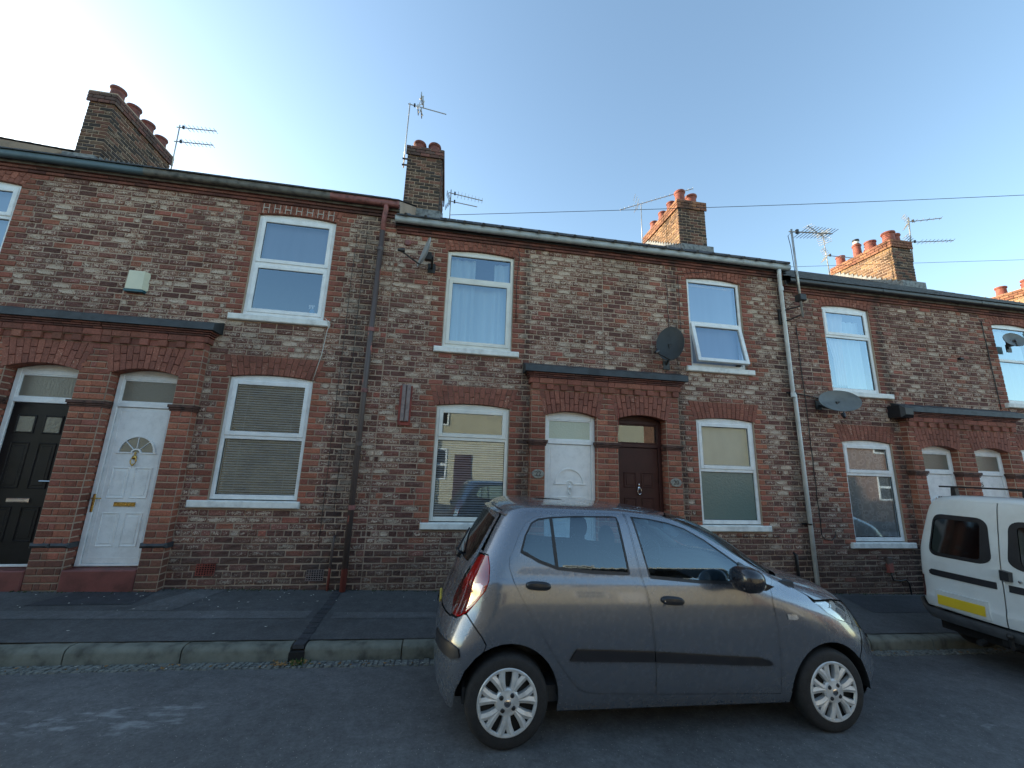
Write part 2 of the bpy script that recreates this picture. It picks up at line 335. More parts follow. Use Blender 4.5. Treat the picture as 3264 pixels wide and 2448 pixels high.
# kerb with its stones
kerb=MB().box(-45,60,YK+.03,YK+.12,-3.2,-2.95).build('kerb',M_KERB,kind='structure')
xs=[XD+.062]
while xs[-1]<20: xs.append(xs[-1]+.92+random.uniform(-.02,.02))
xl=[XD-.062]
while xl[-1]>-10: xl.append(xl[-1]-.93+random.uniform(-.02,.02))
def kstone(a,bx):
    m=MB(); za,zb=zkerb(a),zkerb(bx); n=8; vs=[]
    prof=[(.0,-.28),(.0,-.045),(.012,-.014),(.045,.002),(.13,.0),(.13,-.28)]
    for i in range(n+1):
        x=a+(bx-a)*i/n; z=za+(zb-za)*i/n
        for (dy,dz) in prof: vs.append((x,YK+dy+random.uniform(-.003,.003),z+dz+random.uniform(-.003,.003)))
    k=len(prof); fs=[(i*k+j,(i+1)*k+j,(i+1)*k+(j+1)%k,i*k+(j+1)%k) for i in range(n) for j in range(k)]
    fs+=[tuple(range(k)),tuple(n*k+j for j in range(k-1,-1,-1))]
    m.add(vs,fs); o=m.build('kerbstone',M_KERB,kerb,angle=50)
g=.006
for i in range(len(xs)-1): kstone(xs[i]+g,xs[i+1]-g)
for i in range(len(xl)-1): kstone(xl[i+1]+g,xl[i]-g)
# crazed concrete strip in the gutter
b=MB(); y0=YK-.16; rr=random.Random(3)
x=-7.5
while x<9:
    wv=rr.uniform(.03,.075)
    yy=y0+rr.uniform(-.012,.012)
    while yy<YK-.012:
        d=rr.uniform(.022,.05); z=zroad(x,yy)+rr.uniform(.0,.006); q=.004; j=lambda: rr.uniform(-.006,.006)
        if rr.random()<.93:
            p=[(x+q+j(),yy+q+j()),(x+wv-q+j(),yy+q+j()),(x+wv-q+j(),min(yy+d-q,YK-.004)+j()*.3),(x+q+j(),min(yy+d-q,YK-.004)+j()*.3)]
            cx,cy=x+wv/2,yy+d/2
            b.add([(px_,py_,z-.02) for px_,py_ in p]+[(cx+(px_-cx)*.82,cy+(py_-cy)*.82,z+.008) for px_,py_ in p],[(4,5,6,7),(0,1,5,4),(1,2,6,5),(2,3,7,6),(3,0,4,7)])
        yy+=d
    x+=wv
b.build('gutter_stones',M_SETT,kind='stuff')

# ------------------------------------------------------------------ brickwork
CH=.085
PAL=[((0.145, 0.071, 0.058), 0.4), ((0.181, 0.085, 0.066), 0.5499999999999999), ((0.217, 0.095, 0.071), 0.5), ((0.269, 0.1, 0.069), 0.3), ((0.213, 0.108, 0.083), 0.7999999999999999), ((0.229, 0.119, 0.093), 1.0), ((0.261, 0.149, 0.113), 1.15)]
REDP=[((0.215, 0.081, 0.059), 0.15), ((0.247, 0.089, 0.062), 0.15), ((0.272, 0.1, 0.067), 0.2), ((0.305, 0.11, 0.07), 0.15), ((0.346, 0.124, 0.077), 0.15), ((0.288, 0.11, 0.077), 0.4)]
REDM=[((0.25, 0.096, 0.067), 0.15), ((0.267, 0.1, 0.069), 0.2), ((0.238, 0.093, 0.067), 0.1), ((0.28, 0.107, 0.073), 0.3)]
MOUL=[((.15,.062,.050),.2),((.18,.070,.052),.15),((.12,.055,.045),.2)]
DARKP=[((.055,.045,.042),.25),((.085,.06,.05),.3),((.12,.075,.055),.4),((.17,.085,.06),.3)]  # chimney faces turned from the sun, shade put into the brick colour
LITR=[((.24,.115,.07),.2),((.29,.14,.08),.2),((.26,.12,.075),.3)]
LITP=[((.17,.10,.06),.3),((.26,.15,.08),.45),((.22,.13,.075),.4),((.31,.19,.10),.4),((.14,.085,.055),.3)]  # sunward chimney sides, sunlight put into the brick colour
def brickmesh(rough,seed,col):
    """unit brick: x,z in -.5..+.5, face at y=0, body to y=1; scaled per object"""
    rr=random.Random(seed); m=MB(); bx,bz=.035,.10
    xs=[-.5+bx,-.18,.16,.5-bx] if rough else [-.5+bx,.5-bx]; zs=[-.5+bz,.02,.5-bz] if rough else [-.5+bz,.5-bz]
    j=(lambda a: rr.uniform(-a,a)); vs=[]; nz=len(zs)
    for x in xs:
        for z in zs: vs.append((x+j(.02 if rough else .006),(j(.22)+.1 if rough else j(.012)),z+j(.05 if rough else .02)))
    fs=[(i*nz+k,(i+1)*nz+k,(i+1)*nz+k+1,i*nz+k+1) for i in range(len(xs)-1) for k in range(nz-1)]
    n=len(xs); loop=[i*nz for i in range(n)]+[(n-1)*nz+k for k in range(1,nz)]+[i*nz+nz-1 for i in range(n-2,-1,-1)]+[k for k in range(nz-2,0,-1)]
    o=len(vs); e=[]
    for q in loop:
        x,y,z=vs[q]; sx=-.5 if x<-.4 else (.5 if x>.4 else x); sz=-.5 if z<-.3 else (.5 if z>.3 else z)
        e.append((sx+j(.008),(.38 if rough else .05),sz+j(.03 if rough else .01)))
    vs+=e; L=len(loop)
    fs+=[(loop[i],o+i,o+(i+1)%L,loop[(i+1)%L]) for i in range(L)]
    o2=len(vs); vs+=[(x,1,z) for x,y,z in e]; fs+=[(o+i,o2+i,o2+(i+1)%L,o+(i+1)%L) for i in range(L)]
    wts=[(1.0 if (rough and abs(v[0])<.3) else .75 if rough else .6) for v in vs[:o]]+[.0]*(len(vs)-o)
    wts=[w_*(.8 if abs(v[2])>.2 else 1.15) for w_,v in zip(wts,vs)]
    m.add(vs,fs,(*col,wts,[0])); return m
_bm={}
def brick_variant(pal,ci,rough,k):
    key=(id(pal),ci,rough,k)
    if key not in _bm:
        rr=random.Random(hash((ci,rough,k,len(pal)))&0xffff); c,a=pal[ci]; v=rr.uniform(.8,1.2); a=min(1.1,max(0,a+rr.uniform(-.25,.25)))
        src=brickmesh(rough,ci*100+k*7+(3 if rough else 0),(c[0]*v,c[1]*v*rr.uniform(.95,1.05),c[2]*v,a))
        _bm[key]=(src,src.mesh('brick',M_RED if (pal is REDP or pal is REDM or pal is MOUL or pal is LITR) else M_BRICK))
    return _bm[key]
from mathutils import noise as mnoise
class Bricks:
    """collects bricks of one part; the largest in view become objects, the rest one joined mesh"""
    def __init__(s): s.L=[]
    def put(s,x0,x1,z0,z1,pal,yf=YF,depth=.03,rough=True,rot=None,ci=None):
        s.L.append(('b',x0,x1,z0,z1,pal,yf,depth,rough,rot,ci))
    def quad(s,pts,pal,yf=YF,depth=.05,ci=None): s.L.append(('q',pts,pal,yf,depth,ci))
    def size(s,e):
        if e[0]=='b':
            _,x0,x1,z0,z1,pal,yf,d,ro,rot,ci=e; 
            if rot: return (x1-x0)*(z1-z0)/yf**2*.5
            cx,cz=(x0+x1)/2,(z0+z1)/2; a=(x1-x0)*(z1-z0)
        else:
            pts=e[1]; cx=sum(p[0] for p in pts)/4; cz=sum(p[1] for p in pts)/4; a=.015; yf=e[3]
        v=Vector((cx,yf,cz)); c=v.dot(_f)
        if c<.1: return 0
        sx=v.dot(_r2)/c; sy=v.dot(_u2)/c
        if abs(sx)>1.33 or abs(sy)>1.0: return 0
        px_,py_=1632+1251*sx,1224-1251*sy
        if 1560<px_<2300 and py_>1640: return 0
        if px_>2930 and py_>1640: return 0
        return a*yf/c**3
    def colour(s,e,pal,ci,x,z):
        if ci is not None: return ci
        if pal is PAL:
            n=mnoise.noise(Vector((x*.55,z*.7,3.1)))+.55*mnoise.noise(Vector((x*2.1,z*2.4,9)))
            low=max(0,min(1,(-.75-z+SX*x)*1.6))
            t=random.random()*.9+n*.34+.04-low*.30-(.20 if x<-3.7 else .24 if x>6.1 else .02)
            return 0 if t<.10 else 1 if t<.27 else 2 if t<.42 else 3 if t<.48 else 4 if t<.66 else 5 if t<.85 else 6
        if pal is REDP:
            hi=max(0,min(1,(z-.6)/1.6)); return random.choice((0,1,1,2,2,5)) if random.random()<hi else random.choice((1,2,3,3,4,5))
        return random.randrange(len(pal))
    def flush(s,parent,cap=300,name='brick'):
        order=sorted(range(len(s.L)),key=lambda i:-s.size(s.L[i])); big=set(i for i in order[:cap] if s.size(s.L[i])>0); rest=MB(); restr=MB()
        org=ORG.get(rootof(parent).name,(0,0,0))
        for i,e in enumerate(s.L):
            if e[0]=='b':
                _,x0,x1,z0,z1,pal,yf,d,ro,rot,ci=e; cx,cz=(x0+x1)/2,(z0+z1)/2; ci=s.colour(e,pal,ci,cx,cz)
                src,me=brick_variant(pal,ci,ro,random.randrange(6)); flip=random.choice((1,-1)) if ro else 1
                sc=(x1-x0,d*.0+ (.014 if ro else .008),z1-z0)
                # y scale: front relief small, body depth by second scale of the back ring
                if i in big:
                    o=bpy.data.objects.new(name,me); C.objects.link(o); o.parent=parent
                    if rot: yy,xx,ang=rot; o.location=(xx-org[0],yy-org[1],cz-org[2]); o.rotation_euler=(0,0,ang)
                    else: o.location=(cx-org[0],yf-.006-org[1],cz-org[2]); o.rotation_euler=(0,random.uniform(-.012,.012) if ro else 0,0)
                    o.scale=(sc[0],d,sc[2])
                else:
                    tgt=restr if (pal is REDP or pal is REDM or pal is MOUL or pal is LITR) else rest
                    if rot:
                        yy,xx,ang=rot; ca,sa=math.cos(ang),math.sin(ang)
                        vs=[(xx+x*sc[0]*ca-y*d*sa,yy+x*sc[0]*sa+y*d*ca,cz+z*sc[2]) for x,y,z in src.v]
                    else: vs=[(cx+x*sc[0],yf-.006+y*d,cz+z*sc[2]) for x,y,z in src.v]
                    c_=src.col[0]; tgt.add(vs,src.f,(*c_[:5],[len(tgt.v)]))
            else:
                _,pts,pal,yf,d,ci=e; ci=s.colour(e,pal,ci,0,0); c,a=pal[ci]; v=random.uniform(.88,1.1); col=(c[0]*v,c[1]*v,c[2]*v,a+random.uniform(-.1,.2))
                cx=sum(p[0] for p in pts)/4; cz=sum(p[1] for p in pts)/4; q=.0035
                fr=[(x-q*(1 if x>cx else -1),yf-.007,z-q*(1 if z>cz else -1)) for x,z in pts]
                m=MB() if i in big else (restr if (pal is REDP or pal is REDM or pal is MOUL or pal is LITR) else rest)
                m.add(fr+[(x,yf-.001,z) for x,z in pts]+[(x,yf+d,z) for x,z in pts],[(0,1,2,3)]+[(k,k+4,(k+1)%4+4,(k+1)%4) for k in range(4)]+[(k+4,k+8,(k+1)%4+8,(k+1)%4+4) for k in range(4)],col)
                if i in big: m.build(name,M_RED if (pal is REDP or pal is REDM or pal is MOUL or pal is LITR) else M_BRICK,parent)
        for t,mt in ((rest,M_BRICK),(restr,M_RED)):
            if t.v: t.build(name+'work',mt,parent,kind='stuff')
J=.015
def course_fill(B,x0,x1,k,pal=PAL,yf=YF,rough=True,header=None):
    """one course of bond between x0 and x1 at course k"""
    z0=k*CH; hd=(k%6==0) if header is None else header; p=.1125 if hd else .225
    off=(0 if k%2 else .1125) if not hd else .056
    x=x0; first=True
    n=math.floor((x0-off)/p)
    nx=off+(n+1)*p
    if nx-x0<.05: nx+=p
    while x<x1-.02:
        e=min(nx+random.uniform(-.007,.007),x1)
        if x1-e<.05: e=x1
        zj=random.uniform(-.002,.002)
        B.put(x+J/2,e-J/2,z0+J/2+zj,z0+CH-J/2+zj,pal,yf=yf+(random.uniform(-.004,.004) if rough else 0),rough=rough)
        x=e; nx=x+p if hd or random.random()>.05 else x+.1125

def fan(B,cx,w,zs,rise,zt,splay=.09,yf=YF,pal=None,n=None,two=True):
    """segmental arch of upright bricks, w wide opening, springing at zs, flat top at zt"""
    pal=pal or REDM; n=n or max(9,int(round(w/.070))); x0=cx-w/2-.035; x1=cx+w/2+.035
    f=lambda x: zs+rise*max(0,1-(2*(x-cx)/w)**2)
    for i in range(n):
        a0,a1=i/n,(i+1)/n; xa,xb=x0+(x1-x0)*a0,x0+(x1-x0)*a1
        ta,tb=cx+(xa-cx)*(1+splay*2/w),cx+(xb-cx)*(1+splay*2/w)
        za,zb=f(xa),f(xb); g=.0028
        def P(x,t,z,h): return (x+(t-x)*h, z+(zt-z)*h)
        cuts=[0,.36,1] if i%2 else [0,.64,1]
        for c0,c1 in zip(cuts,cuts[1:]):
            e0=.012 if c0>0 else 0
            B.quad([(P(xa,ta,za,c0+e0)[0]+g,P(xa,ta,za,c0+e0)[1]),(P(xb,tb,zb,c0+e0)[0]-g,P(xb,tb,zb,c0+e0)[1]),(P(xb,tb,zb,c1-.008)[0]-g,P(xb,tb,zb,c1-.008)[1]),(P(xa,ta,za,c1-.008)[0]+g,P(xa,ta,za,c1-.008)[1])],pal,yf=yf,depth=.13)

# ------------------------------------------------------------------ windows
def ring(m,x0,x1,z0,z1,w,y0,y1,b=.006,wt=None,wb=None):
    wt=wt or w; wb=wb or w
    m.bbox(x0,x0+w,y0,y1,z0,z1,b); m.bbox(x1-w,x1,y0,y1,z0,z1,b)
    m.bbox(x0+w-.001,x1-w+.001,y0+.001,y1,z1-wt,z1,b); m.bbox(x0+w-.001,x1-w+.001,y0+.001,y1,z0,z0+wb,b)
def window(house,x0,x1,z0,zs,zm,rise,top=1,bot=0,mt=None,ysill=(.12,.12),glassm=None,gb=None,room=True,openbot=False,frost_bot=None):
    """uPVC window: frame > sash, pane, sill. zm = centre of the transom"""
    mt=mt or M_UPVC; y=YF+.035; fw=.052
    m=MB(); ring(m,x0,x1,z0,zs,fw,y,y+.07,wb=.062); m.bbox(x0+fw,x1-fw,y+.002,y+.07,zm-.028,zm+.028)
    cx=(x0+x1)/2
    m.prism([(x0,zs)]+[(x1,zs)]+arc((x1,zs+.002),(x0,zs+.002),rise,10),y+.004,y+.06)
    W=m.build('window',mt,house,angle=30)
    for (a,b_,sash,part) in ((zm+.028,zs-fw,top,'t'),(z0+.062,zm-.028,bot,'b')):
        sx0,sx1=x0+fw,x1-fw
        if sash:
            s=MB(); sw=.052; yy=y-.012
            if openbot and part=='b':
                # open top-hung sash, swung outwards
                ang=R(11); h=b_-a; ca,sa=math.cos(ang),math.sin(ang)
                ring(s,sx0-.012,sx1+.012,-h-.012,.01,sw+.012,-.03,.03)
                s.v=[(X,yy+.01+Y*ca+Z*sa, b_+Z*ca-Y*sa) for X,Y,Z in s.v]
                s.build('sash',mt,W,angle=30)
                g_=MB(); gv=[(sx0+sw-.01,0,-h+sw),(sx1-sw+.01,0,-h+sw),(sx1-sw+.01,0,-sw),(sx0+sw-.01,0,-sw)]
                g_.add([(X,yy+.01+Y*ca+Z*sa,b_+Z*ca-Y*sa) for X,Y,Z in gv],[(0,1,2,3)]); g_.build('pane',M_GLASS,W)
                st=MB(); st.tube([(sx1-.05,y+.02,a+.03),(sx1-.12,y-.12,a-.005)],.006,6); st.box(sx1-.14,sx1-.06,y-.03,y+.01,a-.012,a+.012); st.build('window_stay',M_DARKMET,W)
                continue
            ring(s,sx0-.008,sx1+.008,a-.008,b_+.008,sw+.008,yy,yy+.05); s.build('sash',mt,W,angle=30)
            gx0,gx1,gz0,gz1=sx0+sw-.004,sx1-sw+.004,a+sw-.004,b_-sw+.004; yg=yy+.022
        else: gx0,gx1,gz0,gz1=sx0,sx1,a,b_; yg=y+.028
        # black ring drawn for the seal and the glazing bead's shadow, then the pane
        gk=MB(); ring(gk,gx0-.002,gx1+.002,gz0-.002,gz1+.002,.009,yg-.004,yg+.01,b=.001); gk.build('gasket_shadow',M_BLACKPL,W)
        gm=(frost_bot if (part=='b' and frost_bot) else M_GLASS)
        MB().add([(gx0,yg,gz0),(gx1,yg,gz0),(gx1,yg,gz1),(gx0,yg,gz1)],[(0,1,2,3)]).build('pane',gm,W)
    s=MB(); l,r_=ysill
    s.bbox(x0-l,x1+r_,YF-.055,YF+.06,z0-.105,z0-.012,.012); s.build('sill',M_SILL,W,angle=40)
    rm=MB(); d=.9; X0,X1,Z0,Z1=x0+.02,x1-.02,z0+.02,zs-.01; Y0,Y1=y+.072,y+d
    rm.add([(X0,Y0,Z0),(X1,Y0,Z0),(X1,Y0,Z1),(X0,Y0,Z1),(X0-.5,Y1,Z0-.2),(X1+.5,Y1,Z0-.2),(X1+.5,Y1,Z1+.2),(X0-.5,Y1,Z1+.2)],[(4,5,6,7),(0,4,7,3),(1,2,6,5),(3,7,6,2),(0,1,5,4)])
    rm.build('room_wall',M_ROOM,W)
    return W
def pleats(name,label,cat,x0,x1,z0,z1,m,y=YF+.16,amp=.018,n=9,group=None,shape=None,loc=None):
    b=MB(); cols=n*6; rows=8; vs=[]
    for j in range(rows+1):
        v=j/rows; a,c=(x0,x1) if not shape else shape(v)
        for i in range(cols+1):
            u=i/cols; vs.append((a+(c-a)*u,y+amp*math.sin(u*n*2*math.pi+.4*math.sin(v*3))*(.6+.4*v),z1+(z0-z1)*v))
    k=cols+1; b.add(vs,[(j*k+i,(j+1)*k+i,(j+1)*k+i+1,j*k+i+1) for j in range(rows) for i in range(cols)])
    return b.build(name,m,smooth=True,label=label,cat=cat,group=group)
def venetian(label,x0,x1,z0,z1,m,tilt=28,y=YF+.115):
    t=thing('venetian_blind',label,'blind',((x0+x1)/2,y,z0)); p=.034; n=int((z1-z0)/p); big=MB()
    s=MB(); a=R(tilt); hw=.0155
    s.add([(x0,-hw*math.cos(a),-hw*math.sin(a)),(x1,-hw*math.cos(a),-hw*math.sin(a)),(x1,hw*math.cos(a),hw*math.sin(a)),(x0,hw*math.cos(a),hw*math.sin(a)),(x0,0,.004),(x1,0,.004)],[(0,1,5,4),(4,5,2,3)])
    me=s.mesh('slat',m,org=((x0+x1)/2,0,0))
    for i in range(n):
        o=bpy.data.objects.new('slat',me); C.objects.link(o); o.parent=t; o.location=(0,random.uniform(-.001,.001),i*p+.02); o.rotation_euler=(random.uniform(-.06,.06),0,0)
    MB().box(x0,x1,y-.02,y+.02,z1-.02,z1+.01).build('head_rail',m,t)
    for xx in (x0+.18,x1-.18): MB().tube([(xx,y-.017,z0),(xx,y-.017,z1)],.0015,4).build('cord',m,t)
    return t

# ------------------------------------------------------------------ doors
def raised(m,x0,x1,z0,z1,y,w=.014,d=.010):
    """moulding frame around a sunk panel"""
    ring(m,x0,x1,z0,z1,w,y-d,y+.004,b=.005); 
    m.bbox(x0+.035,x1-.035,y-d*.5,y+.003,z0+.035,z1-.035,.008)
def halfring(m,cx,cz,r0,r1,y0,y1,n=16,a0=0,a1=180):
    for i in range(n):
        t0,t1=R(a0+(a1-a0)*i/n),R(a0+(a1-a0)*(i+1)/n)
        m.prism([(cx+r0*math.cos(t0),cz+r0*math.sin(t0)),(cx+r1*math.cos(t0),cz+r1*math.sin(t0)),(cx+r1*math.cos(t1),cz+r1*math.sin(t1)),(cx+r0*math.cos(t1),cz+r0*math.sin(t1))],y0,y1)
def halfdisc(cx,cz,r,y,n=14): 
    return MB().add([(cx+r*math.cos(math.pi*i/n),y,cz+r*math.sin(math.pi*i/n)) for i in range(n+1)],[tuple(range(n,-1,-1))])
def knocker(D,x,y,z,m,s=1):
    k=MB(); k.lathe([(.0,-.03*s),(.022*s,-.022*s),(.026*s,-.012*s),(.018*s,0)],(x,y,z+.03*s),12,ax='y'); k.sphere((x,y-.02*s,z-.055*s),.013*s); k.lathe([(.006,0),(.006,.05*s)],(x,y-.015,z+.03*s),8)
    n=14; k.tube([(x+.028*s*math.sin(2*math.pi*i/n),y-.02*s,z-.012*s+.042*s*math.cos(2*math.pi*i/n)) for i in range(n+1)],.006*s,6,caps=False)
    k.sphere((x,y-.012,z+.075*s),.011*s,sc=(1,1,1.6)); k.build('knocker',m,D,smooth=True)
def door(house,x0,x1,z0,zt,zs,rise,y,style,label=None):
    """door frame with transom light; zt = transom bar centre"""
    fm={'w':M_UPVC,'k':M_UPVC,'b':M_BROWN}[style[0]]; lm={'w':M_UPVC,'k':M_BLACKDOOR,'b':M_BROWN}[style[0]]
    fw=.06; m=MB(); ring(m,x0,x1,z0,zs,fw,y,y+.07,wb=.03); m.bbox(x0+fw,x1-fw,y-.006,y+.07,zt-.032,zt+.032)
    m.prism([(x0,zs)]+[(x1,zs)]+arc((x1,zs+.002),(x0,zs+.002),rise,10),y+.004,y+.06)
    D=m.build('door',fm,house,angle=30,label=label)
    gx0,gx1,gz0,gz1=x0+fw,x1-fw,zt+.032,zs-fw
    s=MB(); ring(s,gx0-.002,gx1+.002,gz0-.002,gz1+.002,.022,y+.004,y+.03); s.build('transom_light_frame',fm,D,angle=30)
    pm={'fr':M_FROST,'cl':M_GLASS,'gr':M_FROST3}[style[1:3]]
    MB().add([(gx0+.018,y+.022,gz0+.018),(gx1-.018,y+.022,gz0+.018),(gx1-.018,y+.022,gz1-.018),(gx0+.018,y+.022,gz1-.018)],[(0,1,2,3)]).build('transom_pane',pm,D)
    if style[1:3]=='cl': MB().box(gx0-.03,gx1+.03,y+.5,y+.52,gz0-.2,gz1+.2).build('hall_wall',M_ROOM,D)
    lx0,lx1,lz0,lz1=x0+fw+.004,x1-fw-.004,z0+.032,zt-.036; ly=y+.016; W=lx1-lx0; H=lz1-lz0; cx=(lx0+lx1)/2
    l=MB(); l.bbox(lx0,lx1,ly,ly+.045,lz0,lz1,.004)
    leaf=l.build('door_leaf',lm,D,angle=30)
    mo=MB(); st=style[3:]
    if st=='fan' or st=='blind':
        zc=lz0+H*.70; r=W*.30
        ring(mo,lx0+.045,lx1-.045,lz0+.06,lz1-.05,.006,ly-.004,ly+.002,b=.002)
        halfring(mo,cx,zc,r,r+.022,ly-.016,ly+.003); mo.bbox(cx-r-.04,cx-.055,ly-.014,ly+.003,zc-.02,zc,.004); mo.bbox(cx+.055,cx+r+.04,ly-.014,ly+.003,zc-.02,zc,.004)
        halfring(mo,cx,zc-.012,.045,.062,ly-.015,ly+.003)
        if st=='fan':
            halfdisc(cx,zc,r,ly-.004).build('fanlight_pane',M_GLASS if st=='fan' else lm,D)
            halfdisc(cx,zc,r,ly-.001).build('fanlight_backing',M_FROST3,D)
            for a in (45,90,135) : mo.tube([(cx+.06*math.cos(R(a)),ly-.008,zc+.06*math.sin(R(a))),(cx+r*math.cos(R(a)),ly-.008,zc+r*math.sin(R(a)))],.006,6)
        for (a,b_) in ((.40,.60),(.10,.31)):
            for sx in (0,1):
                xa=cx+.03 if sx else lx0+.10; xb=lx1-.10 if sx else cx-.03
                raised(mo,xa,xb,lz0+H*a,lz0+H*b_,ly)
    elif st=='six':
        for (a,b_) in ((.68,.80),(.42,.60),(.09,.34)):
            for sx in (0,1):
                xa=cx+.045 if sx else lx0+.10; xb=lx1-.10 if sx else cx-.045
                raised(mo,xa,xb,lz0+H*a,lz0+H*b_,ly)
    elif st=='sq':
        for sx in (0,1):
            xa=cx+.05 if sx else lx0+.09; xb=lx1-.09 if sx else cx-.05
            raised(mo,xa,xb,lz0+H*.45,lz0+H*.74,ly); raised(mo,xa,xb,lz0+H*.13,lz0+H*.34,ly)
            ring(mo,xa-.005,xb+.005,lz0+H*.80,lz0+H*.92,.02,ly-.012,ly+.002)
            MB().add([(xa+.01,ly-.003,lz0+H*.81),(xb-.01,ly-.003,lz0+H*.81),(xb-.01,ly-.003,lz0+H*.91),(xa+.01,ly-.003,lz0+H*.91)],[(0,1,2,3)]).build('small_pane',M_FROST3,D)
    mo.build('panel_moulding',lm,D,angle=30)
    if st in('fan','sq'):   # letterbox and lever handle
        lb=MB(); zl=lz0+H*.35+ (0 if st=='fan' else .03); lb.bbox(cx-.12,cx+.12,ly-.018,ly+.002,zl,zl+.052,.006); lb.bbox(cx-.105,cx+.105,ly-.024,ly-.012,zl+.012,zl+.042,.004)
        lb.build('letterbox',M_BRASS if st=='fan' else M_CHROME,D,angle=30)
    if st=='fan':
        hb=MB(); hx=lx0+.005; zh=lz0+H*.40; hb.bbox(hx-.035,hx-.008,y-.012,y+.002,zh-.17,zh+.05,.005); hb.tube([(hx-.02,y-.01,zh),(hx-.02,y-.045,zh),(hx+.09,y-.05,zh)],.008,8); hb.build('door_handle',M_BRASS,D,angle=40)
    if st=='sq':
        hb=MB(); hx=lx1-.02; zh=lz0+H*.50; hb.tube([(hx,y+.01,zh),(hx,y-.035,zh),(hx-.11,y-.04,zh)],.009,8); hb.build('door_handle',M_CHROME,D,angle=40)
    if style[3:]=='fan': knocker(D,cx,ly-.002,lz0+H*.70-.10,M_BRASS,1.15)
    if style[3:]=='blind': knocker(D,cx,ly-.002,lz0+H*.70-.09,M_UPVC,1.1)
    if st=='six': knocker(D,cx,ly-.002,lz0+H*.66,M_CHROME,1.15)
    return D
def text(body,parent,size,m,loc,rot,name='number',depth=.002):
    c=bpy.data.curves.new(name,'FONT'); c.body=body; c.size=size; c.align_x='CENTER'; c.align_y='CENTER'; c.extrude=depth
    o=bpy.data.objects.new(name,c); C.objects.link(o); dg=bpy.context.evaluated_depsgraph_get(); me=bpy.data.meshes.new_from_object(o.evaluated_get(dg)); bpy.data.objects.remove(o); 
    me.materials.clear(); me.materials.append(m)
    q=bpy.data.objects.new(name,me); C.objects.link(q); q.parent=parent; q.location=loc; q.rotation_euler=rot; return q
# ------------------------------------------------------------------ the terrace
# each pair of houses shares a door surround; template measured on the middle pair (cx=2.497, dz=0)
YS=YF-.12        # face of the projecting door surround
ROOF_S=.672
def cutwall(house,x0,x1,z0,z1,holes,reveal=.30):
    """mortar bed wall with openings and their returns"""
    xs=sorted({x0,x1,*[max(x0,min(x1,v)) for h in holes for v in h[:2]]}); zs=sorted({z0,z1,*[v for h in holes for v in h[2:4]]})
    m=MB(); y=YF+.006
    for a,b_ in zip(xs,xs[1:]):
        for c,d in zip(zs,zs[1:]):
            if any(h[0]<=(a+b_)/2<=h[1] and h[2]<=(c+d)/2<=h[3] for h in holes): continue
            m.add([(a,y,c),(b_,y,c),(b_,y,d),(a,y,d)],[(0,1,2,3)])
    for h in holes:
        a,b_,c,d=max(h[0],x0),min(h[1],x1),h[2],h[3]; Y=y+reveal
        m.add([(a,y,c),(a,y,d),(a,Y,d),(a,Y,c)],[(0,1,2,3)]); m.add([(b_,y,c),(b_,Y,c),(b_,Y,d),(b_,y,d)],[(0,1,2,3)])
        m.add([(a,y,d),(b_,y,d),(b_,Y,d),(a,Y,d)],[(0,1,2,3)]); m.add([(a,y,c),(a,Y,c),(b_,Y,c),(b_,y,c)],[(0,1,2,3)])
    # party sides and back
    xa_,xb_=x0+.006,x1-.006
    m.add([(xa_,y,z0),(xa_,YF+7,z0),(xa_,YF+7,z1),(xa_,YF+3.3,z1-.035+2.352-.035),(xa_,y,z1-.035+.138-.008)],[(0,1,2,3,4)]); m.add([(xb_,y,z0),(xb_,YF+7,z0),(xb_,YF+7,z1),(xb_,YF+3.3,z1-.035+2.352-.035),(xb_,y,z1-.035+.138-.008)],[(4,3,2,1,0)])
    m.add([(x0,YF+7,z0),(x1,YF+7,z0),(x1,YF+7,z1),(x0,YF+7,z1)],[(3,2,1,0)])
    return m.build('wall',M_MORTAR,house)
def roof(house,x0,x1,dz,mt,tiles=False,up=.0,bumps=False):
    z0=3.865+dz+up; y0=YF-.20; m=MB(); n=24; run=3.5; st=run/n
    for i in range(n):       # front slope in overlapping courses
        ya,yb=y0+i*st,y0+(i+1)*st+.02; za,zb=z0+(ya-y0)*ROOF_S+.022,z0+(yb-y0)*ROOF_S+.004
        x=x0+(.0 if i%2 else -.13); 
        while x<x1:
            a,b_=max(x,x0)+.003,min(x+.26,x1)-.003; x+=.26
            if b_-a<.03: continue
            e=random.uniform(-.003,.004)
            m.add([(a,ya,za-.02),(b_,ya,za-.02),(b_,ya,za+e),(a,ya,za+e),(a,yb,zb+e),(b_,yb,zb+e)],[(0,1,2,3),(3,2,5,4)])
    yr=y0+run; zr=z0+run*ROOF_S
    m.add([(x0,yr,zr),(x1,yr,zr),(x1,yr+run+.3,z0-.1),(x0,yr+run+.3,z0-.1)],[(0,1,2,3)])
    m.add([(x0,y0,z0),(x1,y0,z0),(x1,yr,zr-.03),(x0,yr,zr-.03)],[(3,2,1,0)])
    rf=m.build('roof',mt,house)
    rt=MB(); x=x0
    while x<x1:
        e=min(x+.45,x1); rt.add([(a,yr+dy,zr+dz_) for a in (x+.004,e-.004) for dy,dz_ in ((-.12,-.06),(-.06,.015),(0,.045),(.06,.015),(.12,-.06))],[(0,5,6,1),(1,6,7,2),(2,7,8,3),(3,8,9,4),(0,1,2,3,4),(9,8,7,6,5)]); x=e
    rt.build('ridge_tiles',mt,rf)
    if bumps:
        bb=MB(); x=x0+.15
        while x<x1: bb.tube([(x,y0-.045,z0-.01),(x,y0+.35,z0-.01+.39*ROOF_S)],.028,6); x+=.31
        bb.build('tile_rolls',mt,rf,kind='stuff')
    return rf
